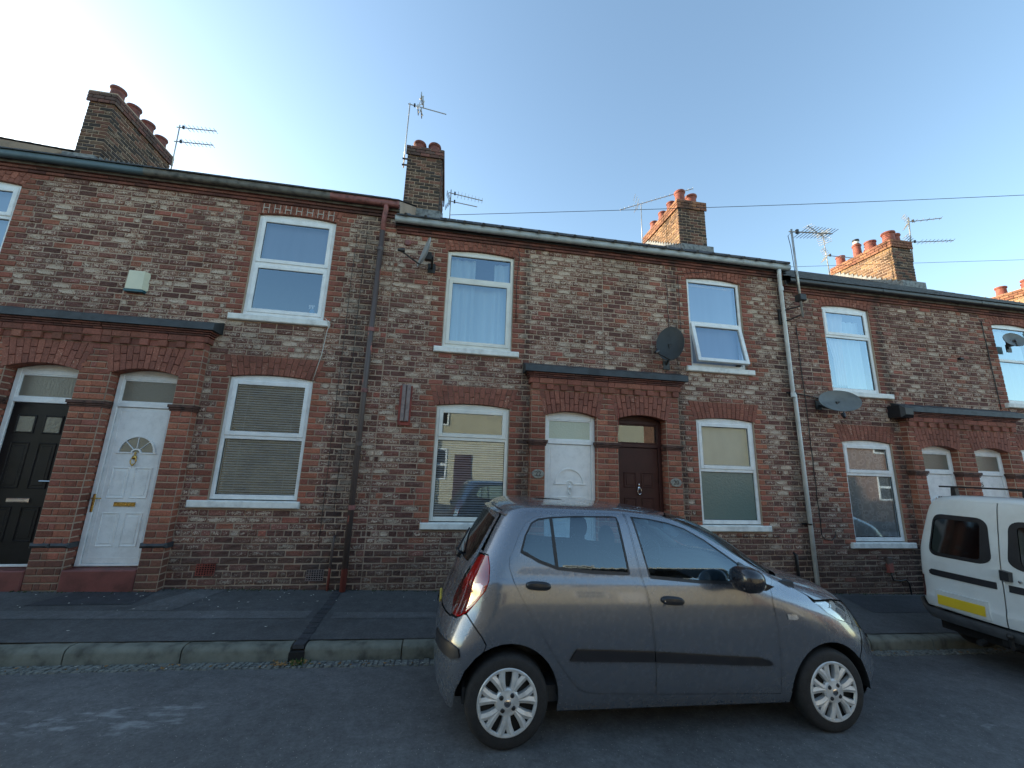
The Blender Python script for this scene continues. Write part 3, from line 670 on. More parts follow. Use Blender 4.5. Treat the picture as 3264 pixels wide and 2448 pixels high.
def gutter(house,x0,x1,z,mt,style='half',joints=(),y=YF-.13,step=None,name='gutter'):
    """z = top; half-round or ogee trough running along the eaves"""
    m=MB(); r=.048; prof=[(y-r,z)]+[(y-r*math.cos(math.pi*i/8),z-.055-r*math.sin(math.pi*i/8)*.9) for i in range(9)]+[(y+r,z)]
    ip=[(y+r-.006,z)]+[(y+(r-.006)*math.cos(math.pi*i/8),z-.05-(r-.006)*math.sin(math.pi*i/8)*.9) for i in range(9)]+[(y-r+.006,z)]
    m.prism(prof+ip,x0,x1,ax='x'); g=m.build(name,mt,house,angle=50)
    u=MB()
    for xj in joints: u.prism([(a+(a-y)*.09,b_-.004*(1 if b_<z else 0)) for a,b_ in prof]+ip,xj-.03,xj+.03,ax='x')
    if joints: u.build('gutter_union',mt,g,angle=50)
    fb=MB().box(x0,x1,YF-.075,YF-.03,z-.12,z-.005); fb.build('fascia',M_OLDGUT if mt is not M_GREYPL else M_BLACKPL,house)
    return g
def cornice(B,house,x0,x1,dz,pal=None):
    pal=pal or MOUL
    """three oversailing moulded courses under the gutter, individual bricks"""
    for j,(za,zb,pr) in enumerate(((3.655,3.695,.02),(3.70,3.74,.038),(3.745,3.785,.056))):
        x=x0+(.11 if j%2 else 0)
        if x>x0: B.put(x0+.002,x-.002,za+dz,zb+dz,pal,yf=YF-pr,depth=pr+.05,rough=False)
        while x<x1-.03:
            e=min(x+.225,x1); B.put(x+.002,e-.002,za+dz,zb+dz,pal,yf=YF-pr,depth=pr+.05,rough=False); x=e
def chimney(house,x0,x1,y0,y1,zb,zt,pots,pal_front=DARKP,pal_side=PAL,cap=.28,flash=True,side='both',palhead=None,potm=None):
    """party-wall stack: core, bricks, corbelled head, pots. zt = top of head"""
    m=MB(); m.box(x0+.008,x1-.008,y0+.008,y1-.008,zb-1.5,zt-.01); ch=m.build('chimney',M_MORTAR,house)
    Bf=Bricks(); k=0; z=zb
    while z<zt-.02:
        head=z>zt-cap; pr=.035 if head else 0; rough=not head
        pf=(palhead or REDP) if head else pal_front; ps=(palhead or REDP) if head else pal_side
        off=.1125 if k%2 else 0
        def row(a0,a1,fn):
            a=a0
            first=off>0
            while a<a1-.02:
                e=min(a+(.1125 if first else .225),a1)
                if a1-e<.05: e=a1
                first=False; fn(a+J/2,e-J/2); a=e
        row(x0-pr,x1+pr,lambda a,b_: Bf.put(a,b_,z+J/2,z+CH-J/2,pf,yf=y0-pr,rough=rough))
        if side in('both','left'): row(y0-pr,y1+pr,lambda a,b_: Bf.put(-(b_-a)/2,(b_-a)/2,z+J/2,z+CH-J/2,ps,yf=y0,rough=rough,rot=((a+b_)/2,x0-pr-.006,-math.pi/2)))
        if side in('both','right'): row(y0-pr,y1+pr,lambda a,b_: Bf.put(-(b_-a)/2,(b_-a)/2,z+J/2,z+CH-J/2,ps,yf=y0,rough=rough,rot=((a+b_)/2,x1+pr+.006,math.pi/2)))
        z+=CH; k+=1
    Bf.flush(ch,cap=290)
    MB().box(x0-.03,x1+.03,y0-.03,y1+.03,zt-.02,zt+.03).build('cement_flaunching',M_MORTAR,ch)
    for (px_,py_,h,r,kind) in pots:
        p=MB()
        if kind=='roll': prof=[(r*1.02,0),(r*.98,h*.1),(r*.92,h*.75),(r*1.08,h*.80),(r*1.14,h*.88),(r*1.08,h*.97),(r*.96,h),(r*.8,h),(r*.78,h*.3)]
        elif kind=='cap': prof=[(r*1.02,0),(r*.85,h*.1),(r*.8,h*.8),(r*.95,h*.82),(r*.95,h*.9),(r*.72,h*.92),(r*.7,h)]
        else: prof=[(r*1.05,0),(r*1.0,h*.1),(r*.9,h*.85),(r*1.02,h*.87),(r*1.02,h),(r*.82,h),(r*.8,h*.3)]
        p.lathe(prof,(px_,py_,zt+.02),20); p.build('chimney_pot',potm or M_POT,ch,angle=45)
        if kind=='cap':
            q=MB(); q.lathe([(r*.6,h*.98),(r*.6,h*1.18)],(px_,py_,zt+.02),14); q.build('cowl_collar',M_SILL,ch); q=MB(); q.lathe([(0,h*1.32),(r*.7,h*1.30),(r*.72,h*1.18),(r*.55,h*1.16)],(px_,py_,zt+.02),14); q.build('cowl',M_DARKMET,ch)
    if flash:   # stepped lead soakers along both sides and apron in front
        f=MB(); zr=lambda y:3.865+flash_dz(house)+(y-YF+.2)*ROOF_S
        f.box(x0-.05,x1+.05,y0-.16,y0-.012,zr(y0)-.16,zr(y0)+.10)
        for sx,xx in ((-1,x0),(1,x1)):
            y=y0
            while y<y1: f.box(min(xx,xx+sx*.02),max(xx,xx+sx*.02),y,y+.13,zr(y)-.05,zr(y)+.19); y+=.127
        f.build('lead_soakers',M_LEAD2,ch)
    return ch
_fdz={}
def flash_dz(h): return _fdz.get(h.name,0)

def surround_half(house,B,cx,dz,side,doorx,st,ydoor,zg,span,flashm,zplinth=None,flash_end=True):
    """half of the projecting door surround: side -1 left house, +1 right house"""
    Z=lambda z:z+dz; lx,rx=cx-1.238,cx+1.238
    ox0,ox1=doorx; xa,xb=(lx,cx) if side<0 else (cx,rx)
    ztop=Z(1.39); zsp=Z(.80); rise=.075; zarch=Z(1.19)
    # mortar core of the piers and head
    m=MB(); y0=YS+.006; y1=YF+.012
    m.box(xa,ox0,y0,y1,zg-.2,ztop); m.box(ox1,xb,y0,y1,zg-.2,ztop); m.box(ox0,ox1,y0,y1,zarch-.02,ztop)
    # returns of the opening back to the door
    m.add([(ox0,y1,zg),(ox0,y1,zarch),(ox0,YF+.35,zarch),(ox0,YF+.35,zg)],[(0,1,2,3)]); m.add([(ox1,y1,zg),(ox1,YF+.35,zg),(ox1,YF+.35,zarch),(ox1,y1,zarch)],[(0,1,2,3)])
    core=m.build('door_surround',M_MORTAR,house)
    # pier bricks
    k0=int(math.floor(zg/CH))-1; piers=[(xa,ox0),(ox1,xb)]
    for k in range(k0,int(round((ztop)/CH))+1):
        z=k*CH
        if z+CH>Z(1.20): break
        for (a,b_) in piers:
            wd=b_-a; segs=[]
            if wd>.3: segs=[(a,a+wd*.62),(a+wd*.62,b_)] if k%2 else [(a,a+wd*.34),(a+wd*.34,b_)]
            elif wd>.2: segs=[(a,b_)] if k%2 else [(a,a+wd/2),(a+wd/2,b_)]
            else: segs=[(a,a+.12),(a+.12,b_)] if k%2 else [(a,b_)]
            if z>zsp-.02:   # beside the arch the bricks are cut to its skewback
                t=(z-zsp)/(zarch-zsp)*.075
                segs=[(s0,s1-t if abs(s1-ox0)<1e-6 else s1) for s0,s1 in segs]; segs=[(s0+t if abs(s0-ox1)<1e-6 else s0,s1) for s0,s1 in segs]
            for s0,s1 in segs:
                inner=abs(s0-ox1)<1e-6 or abs(s1-ox0)<1e-6
                B.put(s0+J/2*(abs(s0-cx)>.01),s1-J/2*(abs(s1-cx)>.01),z+J/2,z+CH-J/2,REDP,yf=YS,depth=.13,rough=False)
                # returns bricks on the jamb
                if inner and ydoor>YF-.05:
                    if abs(s0-ox1)<1e-6: B.put(-.095,.095,z+J/2,z+CH-J/2,REDP,yf=YS,depth=.02,rough=False,rot=(YS+.11+.0,ox1-.002,-math.pi/2))
                    else: B.put(-.095,.095,z+J/2,z+CH-J/2,REDP,yf=YS,depth=.02,rough=False,rot=(YS+.11,ox0+.002,math.pi/2))
    fan(B,(ox0+ox1)/2,ox1-ox0,zsp,rise,zarch,.075,yf=YS,n=13)
    # bricks on the outer return of the surround
    for k in range(k0,int(round(ztop/CH))+1):
        z=k*CH
        if z+CH>Z(1.20): break
        B.put(-.053,.053,z+J/2,z+CH-J/2,REDP,yf=YS,depth=.02,rough=False,rot=(YS+.062,(lx-.002) if side<0 else (rx+.002),-math.pi/2 if side<0 else math.pi/2))
    for za,zb,pr,pp_ in ((1.198,1.285,.0,REDM),(1.292,1.375,.036,REDM),(1.378,1.402,.050,MOUL),(1.405,1.428,.066,MOUL),(1.431,1.456,.088,MOUL)):
        B.put(-(.056+pr/2),.056+pr/2,Z(za)+.003,Z(zb)-.003,pp_,yf=YS,depth=pr+.02,rough=False,rot=(YS+.060-pr/2,(lx-.002-pr) if side<0 else (rx+.002+pr),-math.pi/2 if side<0 else math.pi/2))
    # stretcher band, dentils, moulded courses
    def band(za,zb,pr,p,off,gap=.003,only=None,mp=0):
        a=xa; first=off>0; i=0
        while a<xb-.02:
            e=min(a+(off if first else p),xb); first=False
            if only is None or i%2==only: B.put(a+gap,e-gap,Z(za),Z(zb),MOUL if mp else REDM,yf=YS-pr,depth=pr+.05,rough=False)
            a=e; i+=1
    band(1.198,1.285,.0,.1125,0,only=1); band(1.198,1.285,.032,.1125,0,only=0)
    band(1.292,1.375,.036,.225,.11); band(1.378,1.402,.050,.225,0,.002,mp=1); band(1.405,1.428,.066,.225,.1,.002,mp=1); band(1.431,1.456,.088,.225,0,.002,mp=1)
    MB().box(xa+.004,xb-.004,YS-.02,YF+.004,Z(1.283),Z(1.455)).build('cornice_core',M_MORTAR,core)
    # lead covered top
    e=.13; x0_,x1_=(xa-e,xb) if side<0 else (xa,xb+e)
    f=MB(); n=18; vs=[]
    for i in range(n+1):
        x=x0_+(x1_-x0_)*i/n; w=random.uniform(-.006,.006)
        vs+=[(x,YF-.004,Z(1.635)+w),(x,YF-.03,Z(1.63)+w),(x,YS-.112,Z(1.555)+w*.8),(x,YS-.125,Z(1.458)),(x,YF-.004,Z(1.458))]
    f.add(vs,[(i*5+j,i*5+(j+1)%5,(i+1)*5+(j+1)%5,(i+1)*5+j) for i in range(n) for j in range(5)]+[(4,3,2,1,0),tuple(n*5+j for j in range(5))])
    f.build('lead_hood',flashm,core)
    # imposts and plinth blocks
    for (a,b_) in piers:
        ea=.018 if abs(a-cx)>.01 else 0; eb=.018 if abs(b_-cx)>.01 else 0
        im=MB(); z=Z(.325)
        for (za,zb,pr) in ((0,.022,.012),(.024,.046,.022),(.048,.088,.034)): im.bbox(a-(pr if ea else 0),b_+(pr if eb else 0),YS-pr,YF+.0 if abs(b_-a)>0 else YF,z+za,z+zb,.005)
        im.build('impost',M_IMPOST,core,angle=40)
        pb=MB(); z=Z(-1.395); pb.bbox(a-(ea+.008)*(ea>0),b_+(eb+.008)*(eb>0),YS-.03,YF,z,z+.06,.028); pb.build('plinth_block',M_PLINTH,core,angle=40)
    # step
    s=MB(); s.bbox(ox0+.004,ox1-.004,YS-.012,YF+.3,zg-.1,Z(-1.645),.012); s.build('doorstep',M_STEPR,core,angle=40)
    D=door(house,ox0+.004,ox1-.004,Z(-1.638),Z(.398),Z(.80)+.002,.072,ydoor,st)
    return core
M_IMPOST=simple('grimy_impost',(.085,.04,.03),.8,var=.4,scale=12,bmp=.4); M_PLINTH=simple('blue_plinth_brick',(.04,.045,.05),.6,var=.25,scale=9,bmp=.2)

def house(label,name_pos,x0,x1,cx,dz,side,wx,dx,st,ydoor,wins,gut,flashm=None,roofm=None,cap=300,bumps=False,detail=True):
    """one terraced house; wx=(x0,x1) windows; dx=door opening"""
    zg=zwall((x0+x1)/2); H=thing('terraced_house',label,'house',((x0+x1)/2,YF,zg),group='brick terraced houses in the row'); _fdz[H.name]=dz
    Z=lambda z:z+dz; B=Bricks(); RB=B
    lw,uw=wins['low'],wins['up']
    (l0,l1),(u0,u1)=lw['x'],uw['x']; lb,lt,ub,ut=Z(-.806),Z(.872),Z(1.809),Z(3.452)
    if detail:
        cutwall(H,x0,x1,zg-.5,Z(3.9),[(l0,l1,lb-.1,lt+.06),(u0,u1,ub-.1,ut+.05),(dx[0],dx[1],zg-.3,Z(.88))])
    else: cutwall(H,x0,x1,zg-.5,Z(3.9),[])
    sx0,sx1=cx-1.238,cx+1.238
    kq=lambda z:int(math.floor(z/CH+1e-6))
    k0=kq(min(zwall(x0),zwall(x1)))-1; ktop=kq(Z(3.655))
    for k in range(k0,ktop):
        z=k*CH; zm=z+CH/2; blocks=[]
        def q(a,b_,kk):
            lng=.225 if kk%2 else .1125
            for s_,e_ in ((a-lng,a),(b_,b_+lng)):
                s2,e2=max(s_,x0),min(e_,x1)
                if e2-s2>.05: B.put(s2+J/2,e2-J/2,z+J/2,z+CH-J/2,REDP,rough=False,depth=.12)
            return (a-lng,b_+lng)
        if detail:
            if lb-.02<zm<lt: blocks.append(q(l0,l1,k))
            elif lt<=zm<Z(1.19): 
                t=.02+(zm-lt)/.32*.09; kl=(.225 if k%2 else .1125)
                blocks.append(q(l0-t,l1+t,k) if zm<lt+.26 else (l0-t-.02,l1+t+.02))
            elif lb-.105<zm<=lb-.02: blocks.append((l0-lw.get('sl',.12)-.005,l1+lw.get('sr',.12)+.005))
            if ub-.02<zm<ut: blocks.append(q(u0,u1,k))
            elif zm>=ut: t=.02+(zm-ut)/.2*.07; blocks.append(q(u0-t,u1+t,k))
            elif ub-.105<zm<=ub-.02: blocks.append((u0-uw.get('sl',.12)-.005,u1+uw.get('sr',.12)+.005))
            if zm<Z(1.62): blocks.append((sx0-(.13 if zm>Z(1.487) else 0),sx1+(.13 if zm>Z(1.487) else 0)))
            for v in wins.get('holes',()): 
                if v[2]<zm<v[3]: blocks.append((v[0],v[1]))
        x=x0
        for a,b_ in sorted(blocks):
            if a>x+.02: course_fill(B,x,min(a,x1),k,pal=PAL)
            x=max(x,b_)
        if x<x1-.02: course_fill(B,x,x1,k,pal=PAL)
    if detail:
        fan(B,(l0+l1)/2,l1-l0,lt+.004,.045,Z(1.19),.09); fan(B,(u0+u1)/2,u1-u0,ut+.004,.042,Z(3.652),.06)
        surround_half(H,B,cx,dz,side,dx,st,ydoor,zg,None,flashm or M_LEAD)
    cornice(B,H,x0,x1,dz)
    if wins.get('pointed'):
        pj=MB(); uu=(u0+u1)/2; zt_=Z(3.64); zb_=ut+.012
        for i in range(14):
            xx=u0+.05+(u1-u0-.1)*i/13; pj.box(xx-.005,xx+.005,YF-.010,YF,zb_+.04*(1-(2*(xx-uu)/(u1-u0))**2),zt_)
            if i%2==0: pj.box(xx+.006,xx+(u1-u0-.1)/13-.006,YF-.010,YF,(zb_+zt_)/2+.01,(zb_+zt_)/2+.024)
        pj.build('white_pointing',M_POINT,H,kind='stuff')
    if detail:
        for w_,zb_,zt_ in ((lw,lb,lt),(uw,ub,ut)):
            window(H,w_['x'][0],w_['x'][1],zb_,zt_,w_['m'],.04,top=w_.get('top',1),bot=w_.get('bot',0),ysill=(w_.get('sl',.12),w_.get('sr',.12)),mt=w_.get('mt'),openbot=w_.get('open',False),frost_bot=w_.get('frost'))
    roof(H,x0,x1,dz,roofm or M_SLATE,bumps=bumps)
    for g in gut: gutter(H,g[0],g[1],g[2],g[3],joints=g[4] if len(g)>4 else ())
    B.flush(H,cap=cap)
    return H

cA,cB,cC=-4.64,2.497,9.49
PAB,PBC,PCD,PZA=-1.02,6.10,13.15,-8.2
def W_(x0,x1,m,**k): return dict(x=(x0,x1),m=m,**k)
H28=house('brick terraced house at far left edge, its slate ridge showing above the blue gutter',0,PZA-3.6,PZA,PZA-3.6,.51,1,None,(PZA-3,PZA-2.2),'wgrfan',6,dict(low=W_(PZA-2,PZA-1,1),up=W_(PZA-2,PZA-1,3)),[(PZA-3.6,PZA,4.39,M_OLDGUT)],cap=0,detail=False)
H26=house('leftmost brick house with glossy black front door and cream green alarm box above it',0,PZA,cA,cA,.255,-1,None,(cA-.183-.82,cA-.183),'kgrsq',6.03,
  dict(low=W_(-7.31,-6.21,.30,top=1),up=W_(-7.31,-6.21,3.20)),[(PZA,cA,4.125,M_BLUEGUT)])
H24=house('brick house with white front door, fanlight and brass letterbox, left of the brown downpipe',0,cA,PAB,cA,.255,1,None,(cA+.183,cA+.183+.80),'wgrfan',6.03,
  dict(low=W_(-3.082,-1.976,.283,top=1,sl=.22,sr=.05,bot=0),up=W_(-3.088,-1.955,2.905,top=1,bot=1,sl=.15,sr=.10),pointed=True),[(cA,-2.05,4.125,M_OLDGUT,(-3.4,)),(-2.05,PAB+.02,4.125,M_REDGUT,())])
H22=house('brick house with white blank-arched door beside the oval 22 plaque',0,PAB,cB,cB,0,-1,None,(cB-.177-.835,cB-.177),'wfrblind',5.98,
  dict(low=W_(-.18,.935,.385,top=1,mt=M_UPVC2),up=W_(-.172,.930,2.985,top=0,bot=1,mt=M_UPVC2)),[(PAB-.02,cB,3.872,M_GREYPL,(0.3,1.45,2.2))],bumps=True)
H20=house('brick house with dark brown six-panelled door beside the oval 20 plaque',0,cB,PBC,cB,0,1,None,(cB+.168,cB+1.003),'bclsix',6.06,
  dict(low=W_(4.122,5.205,.046,top=1,frost=M_FROST2),up=W_(4.11,5.18,2.622,top=0,bot=1,open=True)),[(cB,PBC+.06,3.872,M_GREYPL,(3.15,3.45,4.3,5.2))],bumps=True)
H18=house('brick house right of the white downpipe with lace-curtained lower window',0,PBC,cC,cC,-.255,-1,None,(cC-.183-.82,cC-.183),'wgrfan',6.0,
  dict(low=W_(6.955,8.005,.06,top=1),up=W_(6.915,7.965,2.622,top=1,sl=.02,sr=.22)),[(PBC+.02,cC,3.617,M_BLACKPL,(8.2,))])
H16=house('rightmost brick house behind the white van, small black 5 on its white door',0,cC,PCD,cC,-.255,1,None,(cC+.183,cC+1.0),'wgrfan',6.0,
  dict(low=W_(11.02,12.07,.06,top=1),up=W_(11.0,12.03,2.45,top=0,bot=0)),[(cC,PCD,3.617,M_BLACKPL,(10.6,12))])
H14=house('far right terraced house of which only roof and chimney show above the black gutter',0,PCD,PCD+7,PCD+7,-.51,-1,None,(16,17),'wgrfan',6,dict(low=W_(14,15,1),up=W_(14,15,3)),[(PCD,PCD+7,3.36,M_BLACKPL)],cap=0,detail=False)

M_POTD=simple('shaded_pot',(.15,.05,.04),.8,var=.25,scale=9,bmp=.3)  # terracotta darkened so pots on the left stacks read as silhouettes
DARKR=[((.12,.065,.055),.2),((.16,.075,.06),.2),((.13,.085,.07),.3)]
# chimneys on the party walls, sun and shade put into their brick palettes
yc0,yc1=8.5,10.3
def potrow(xc,y0,y1,n,h,r,kind='roll'): return [(xc,y0+(y1-y0)*(i+.5)/n,h,r,kind) for i in range(n)]
chimney(H26,-8.10,-7.62,yc0,yc1,5.9,7.68,potrow(-7.8,yc0-.02,yc1,4,.34,.13),potm=M_POTD,side='right',pal_side=DARKP,palhead=DARKR)
chimney(H22,-1.36,-.54,8.35,10.1,5.55,7.38,[(-1.12,8.6,.34,.14,'roll'),(-.76,8.6,.34,.14,'roll'),(-1.12,9.2,.34,.14,'roll'),(-.76,9.2,.34,.14,'roll'),(-1.12,9.8,.34,.14,'roll')],potm=M_POTD,side='right',pal_side=DARKP,cap=.30,palhead=DARKR)
chimney(H20,5.70,6.50,yc0,yc1,5.55,7.14,[(5.86,8.62,.36,.13,'roll'),(6.25,8.70,.34,.14,'roll')]+[(5.86,y,.32,.12,'plain') for y in (9.05,9.5,9.98)],side='left',pal_side=LITP,palhead=LITR)
chimney(H18,12.48,13.18,yc0,yc1,5.2,6.86,[(12.65,8.64,.34,.15,'roll'),(12.98,8.72,.36,.13,'roll'),(12.98,9.1,.22,.11,'plain'),(12.65,9.15,.34,.15,'plain'),(12.98,9.5,.34,.10,'cap'),(12.65,9.55,.50,.13,'cap'),(12.98,10.0,.26,.11,'plain'),(12.65,10.1,.36,.13,'plain')],side='left',pal_side=LITP,palhead=LITR)
chimney(H14,18.9,19.6,yc0,yc1+.1,5.0,6.42,[(19.05,8.7,.32,.14,'roll'),(19.35,8.9,.3,.12,'plain'),(19.05,9.3,.32,.14,'roll'),(19.35,9.5,.3,.12,'plain'),(19.05,9.95,.34,.14,'roll')],side='left',pal_side=LITP,palhead=LITR)
# ------------------------------------------------------------------ opposite side of the street (seen in reflections)
def opposite(label,x0,x1,h,m,name='facing_house',win=2.4,flat=False,YO=-5.6):
    zg=zroad(x0,-2.6)+.1; t=thing(name,label,'house',((x0+x1)/2,YO,zg))
    w_=MB(); y=YO; w_.box(x0,x1,y-7,y,zg-.5,zg+h); w_.build('wall',m,t)
    if flat: MB().box(x0,x1,y-7,y+.12,zg+h,zg+h+.14).build('flat_roof',M_UPVC2,t)
    r=MB(); r.prism([(y+.25,zg+h),(y-3.5,zg+h+.01),(y-7.2,zg+h)] if flat else [(y+.25,zg+h),(y-3.5,zg+h+2.4),(y-7.2,zg+h)],x0,x1,ax='x'); r.build('roof',M_SLATE,t)
    x=x0+1.0
    while x<x1-.9:
        for zz in (zg+.95,zg+3.4):
            f=MB(); f.box(x,x+1.05,y-.02,y+.03,zz,zz+1.4); wn=f.build('window',M_UPVC,t)
            g=MB(); g.box(x+.08,x+.97,y+.031,y+.034,zz+.08,zz+.62); g.box(x+.08,x+.97,y+.031,y+.034,zz+.74,zz+1.32); g.build('pane',M_SHADOW,wn)
        MB().box(x+1.4,x+2.2,y-.02,y+.04,zg,zg+2.1).build('door',M_BROWN if int(x)%2 else M_UPVC,t)
        x+=win*1.5
    MB().box(x0,x1,y+.2,y+.3,zg+h-.1,zg+h).build('gutter',M_BLACKPL,t)
    return t
opposite('cream rendered flat-roofed house across the street, seen only mirrored in the panes',-2.0,9.9,4.5,M_RENDER,win=3.4,flat=True,YO=-6.6)
opposite('narrow red brick house across the street between the two cream ones',9.9,11.0,4.45,M_OBRICK,flat=True,YO=-6.6)
opposite('second cream rendered flat-roofed house across the street, right of the narrow brick one',11.0,18.5,4.5,M_RENDER,win=3.4,flat=True,YO=-6.6)
opposite('red brick house across the street, mirrored in the lace-curtained pane',18.5,28,5.3,M_OBRICK,YO=-6.2)
opposite('red brick house across the street, far right end',28,42,5.3,M_OBRICK)
opposite('dull brick house across the street, left of the cream rendered one',-16,-2.0,5.0,M_DULL,win=9)

# ------------------------------------------------------------------ pipes, cables, fittings on the fronts
t=thing('downpipe','brown downpipe with flaking red paint between two brick houses','downpipe',(-1.21,YF-.06,zwall(-1.2)))
MB().tube([(-1.225,YF-.075,3.62),(-1.24,YF-.07,1.0),(-1.235,YF-.065,zwall(-1.2)+.0)],.041,12).build('pipe',M_PIPE,t,smooth=True)
MB().tube([(-1.20,YF-.13,4.06),(-1.20,YF-.125,3.98),(-1.225,YF-.075,3.86),(-1.225,YF-.075,3.55)],.04,12).build('outlet',M_REDGUT,t,smooth=True)
for z in (3.3,1.96,1.02,.25,-.62):
    MB().tube([(-1.232,YF-.07,z-.03),(-1.232,YF-.07,z+.03)],.049,12).build('collar',M_REDGUT if z in(1.96,1.02,-.62) else M_PIPE,t)
t=thing('downpipe','white plastic downpipe with black clips between the two middle pairs of houses','downpipe',(6.05,YF-.06,zwall(6.05)))
MB().tube([(5.94,YF-.13,3.77),(5.94,YF-.12,3.66),(6.0,YF-.06,3.50),(6.0,YF-.06,1.42),(6.03,YF-.06,1.40),(6.045,YF-.055,zwall(6)-.0)],.034,12).build('pipe',M_WPIPE,t,smooth=True)
for z in (3.42,1.40): MB().tube([(6.005,YF-.06,z-.04),(6.005,YF-.06,z+.04)],.042,12).build('socket',M_WPIPE,t)
for z in (1.44,-.78): 
    m=MB(); m.tube([(6.02,YF-.06,z-.012),(6.02,YF-.06,z+.012)],.041,12); m.box(5.93,6.12,YF-.02,YF+.01,z-.014,z+.014); m.build('clip',M_BLACKPL,t)
def pipe(label,pts,r,m,cat='pipe',name='pipe',group=None): 
    return MB().tube(pts,r,8).build(name,m,label=label,cat=cat,smooth=True,group=group)
pipe('short brown pipe rising from the pavement left of the long brown downpipe',[(-1.43,YF+.02,-1.0),(-1.42,YF-.04,-1.02),(-1.425,YF-.045,-1.08),(-1.435,YF-.03,zwall(-1.4))],.017,M_PIPE,'pipe','service_pipe')
pipe('short black pipe standing left of the white downpipe',[(5.72,YF+.02,-1.24),(5.72,YF-.04,-1.26),(5.73,YF-.04,zwall(5.7))],.024,M_BLACKPL,'pipe','service_pipe')
def cable(label,pts,r=.0045,m=None,group=None): return MB().tube(pts,r,5).build('cable',m or M_CABLE,label=label,cat='cable',smooth=True,group=group)
def wig(x,z0,z1,n=10,a=.008,y=YF-.016): return [(x+random.uniform(-a,a)+(0 if isinstance(x,float) else 0),y,z0+(z1-z0)*i/n) for i in range(n+1)]
cable('black cable running down the soot-stained wall, further from the brown downpipe',wig(-1.62,3.55,-1.15,20,.006),.004)
cable('black cable running down nearest the brown downpipe, hooked at its foot',wig(-1.47,3.60,-.70,20,.006)+[(-1.44,YF-.016,-.74),(-1.40,YF-.016,-.70)],.004)
cable('thin white cable slanting from upper sill to the lower window head, house with brass letterbox',[(-1.92,YF-.05,2.09),(-1.83,YF-.06,1.99),(-1.86,YF-.055,1.9),(-1.90,YF-.02,1.55),(-1.975,YF-.02,1.13)],.006,M_WCABLE)
cable('black cable looping down to the dark round dish, left strand',wig(3.70,3.45,2.35,8,.012),.005); cable('black cable dropping to the dark round dish, right strand and across the arch',[(4.6,YF-.016,3.63),(3.95,YF-.016,3.52)]+wig(3.93,3.50,2.3,8,.006),.005)
cable('black cable beside the white downpipe, curling up at its foot',wig(6.28,2.75,-.95,18,.01)+[(6.32,YF-.016,-1.02),(6.46,YF-.016,-1.04),(6.54,YF-.016,-.98),(6.56,YF-.016,-.90)],.007)
cable('black cable from white downpipe clip to the oval grey dish',[(6.05,YF-.02,1.44),(6.3,YF-.016,1.42),(6.62,YF-.02,1.37)],.007)
cable('pale cable pair by the arch above the upper window of the 22 house',[(.98,YF-.05,3.62),(1.02,YF-.016,3.52),(1.0,YF-.016,3.3),(.98,YF-.016,3.0),(.99,YF-.016,2.3)],.005)
cable('black cable drooping down the edge of the tall brickwork by the rightmost upper window',wig(10.72,3.25,1.4,12,.006),.008)
cable('thin dark cable across the brickwork beside the dark bonnet',[(4.6,YF-.016,-.99),(5.0,YF-.016,-.985),(5.4,YF-.016,-.99),(5.55,YF-.016,-.965)],.004)
cable('dark cable sagging down the central pier from its arch to the impost',[(2.67,YS-.02,1.0),(2.665,YS-.02,.7),(2.65,YS-.02,.55),(2.56,YS-.02,.47),(2.57,YS-.02,.42)],.004,M_RUST)
# alarm box
t=thing('alarm_box','cream green burglar alarm box on the wall above the black door','alarm box',(-4.49,YF,2.27))
m=MB(); P=[(-4.605,2.27),(-4.335,2.27),(-4.345,2.545),(-4.60,2.545)]; m.prism([(a+.0,b_) for a,b_ in P],YF-.075,YF); m.v=[(x+(.03 if y<YF-.05 and x<-4.5 else -.03 if y<YF-.05 else 0),y,z) for x,y,z in m.v]; m.build('cover',M_ALARM,t,angle=30)
MB().box(-4.59,-4.35,YF-.07,YF,2.235,2.268).build('base',M_ALARMB,t)
# red framed ribbed fitting
t=thing('wall_fitting','red framed fitting with two grey ribs left of the 22 house lower window','wall fitting',(-.65,YF,.55))
MB().box(-.735,-.555,YF-.03,YF+.01,.545,1.14).build('red_frame',M_RUST,t)
for xx in (-.70,-.635): MB().bbox(xx,xx+.055,YF-.075,YF-.03,.60,1.15,.01).build('rib',M_GREYTUBE,t)
# round red plate near the eaves, air bricks
t=thing('wall_plate','round salmon red plate on the wall under the grey gutter end','wall plate',(-.83,YF,3.50))
MB().lathe([(0,-.03),(.045,-.028),(.055,-.01),(.058,.01)],(-.83,YF-.01,3.50),18,ax='y').build('disc',M_REDGUT,t,angle=40)
def airbrick(label,x,z,mt):
    t=thing('air_brick',label,'air brick',(x,YF,z)); MB().box(x-.11,x+.11,YF-.004,YF+.03,z-.07,z+.07).build('backing',M_SHADOW,t)
    g_=MB(); 
    for i in range(8): g_.box(x-.11+i*.0305,x-.104+i*.0305,YF-.012,YF,z-.07,z+.07)
    for i in range(6): g_.box(x-.11,x+.11,YF-.013,YF,z-.07+i*.0265,z-.064+i*.0265)
    g_.build('grille',mt,t)
airbrick('grey air brick grille low on the wall left of the brown downpipe',-1.62,-1.50,M_GREYTUBE); airbrick('red air brick low on the wall right of the white door step',-2.95,-1.42,M_RUST)
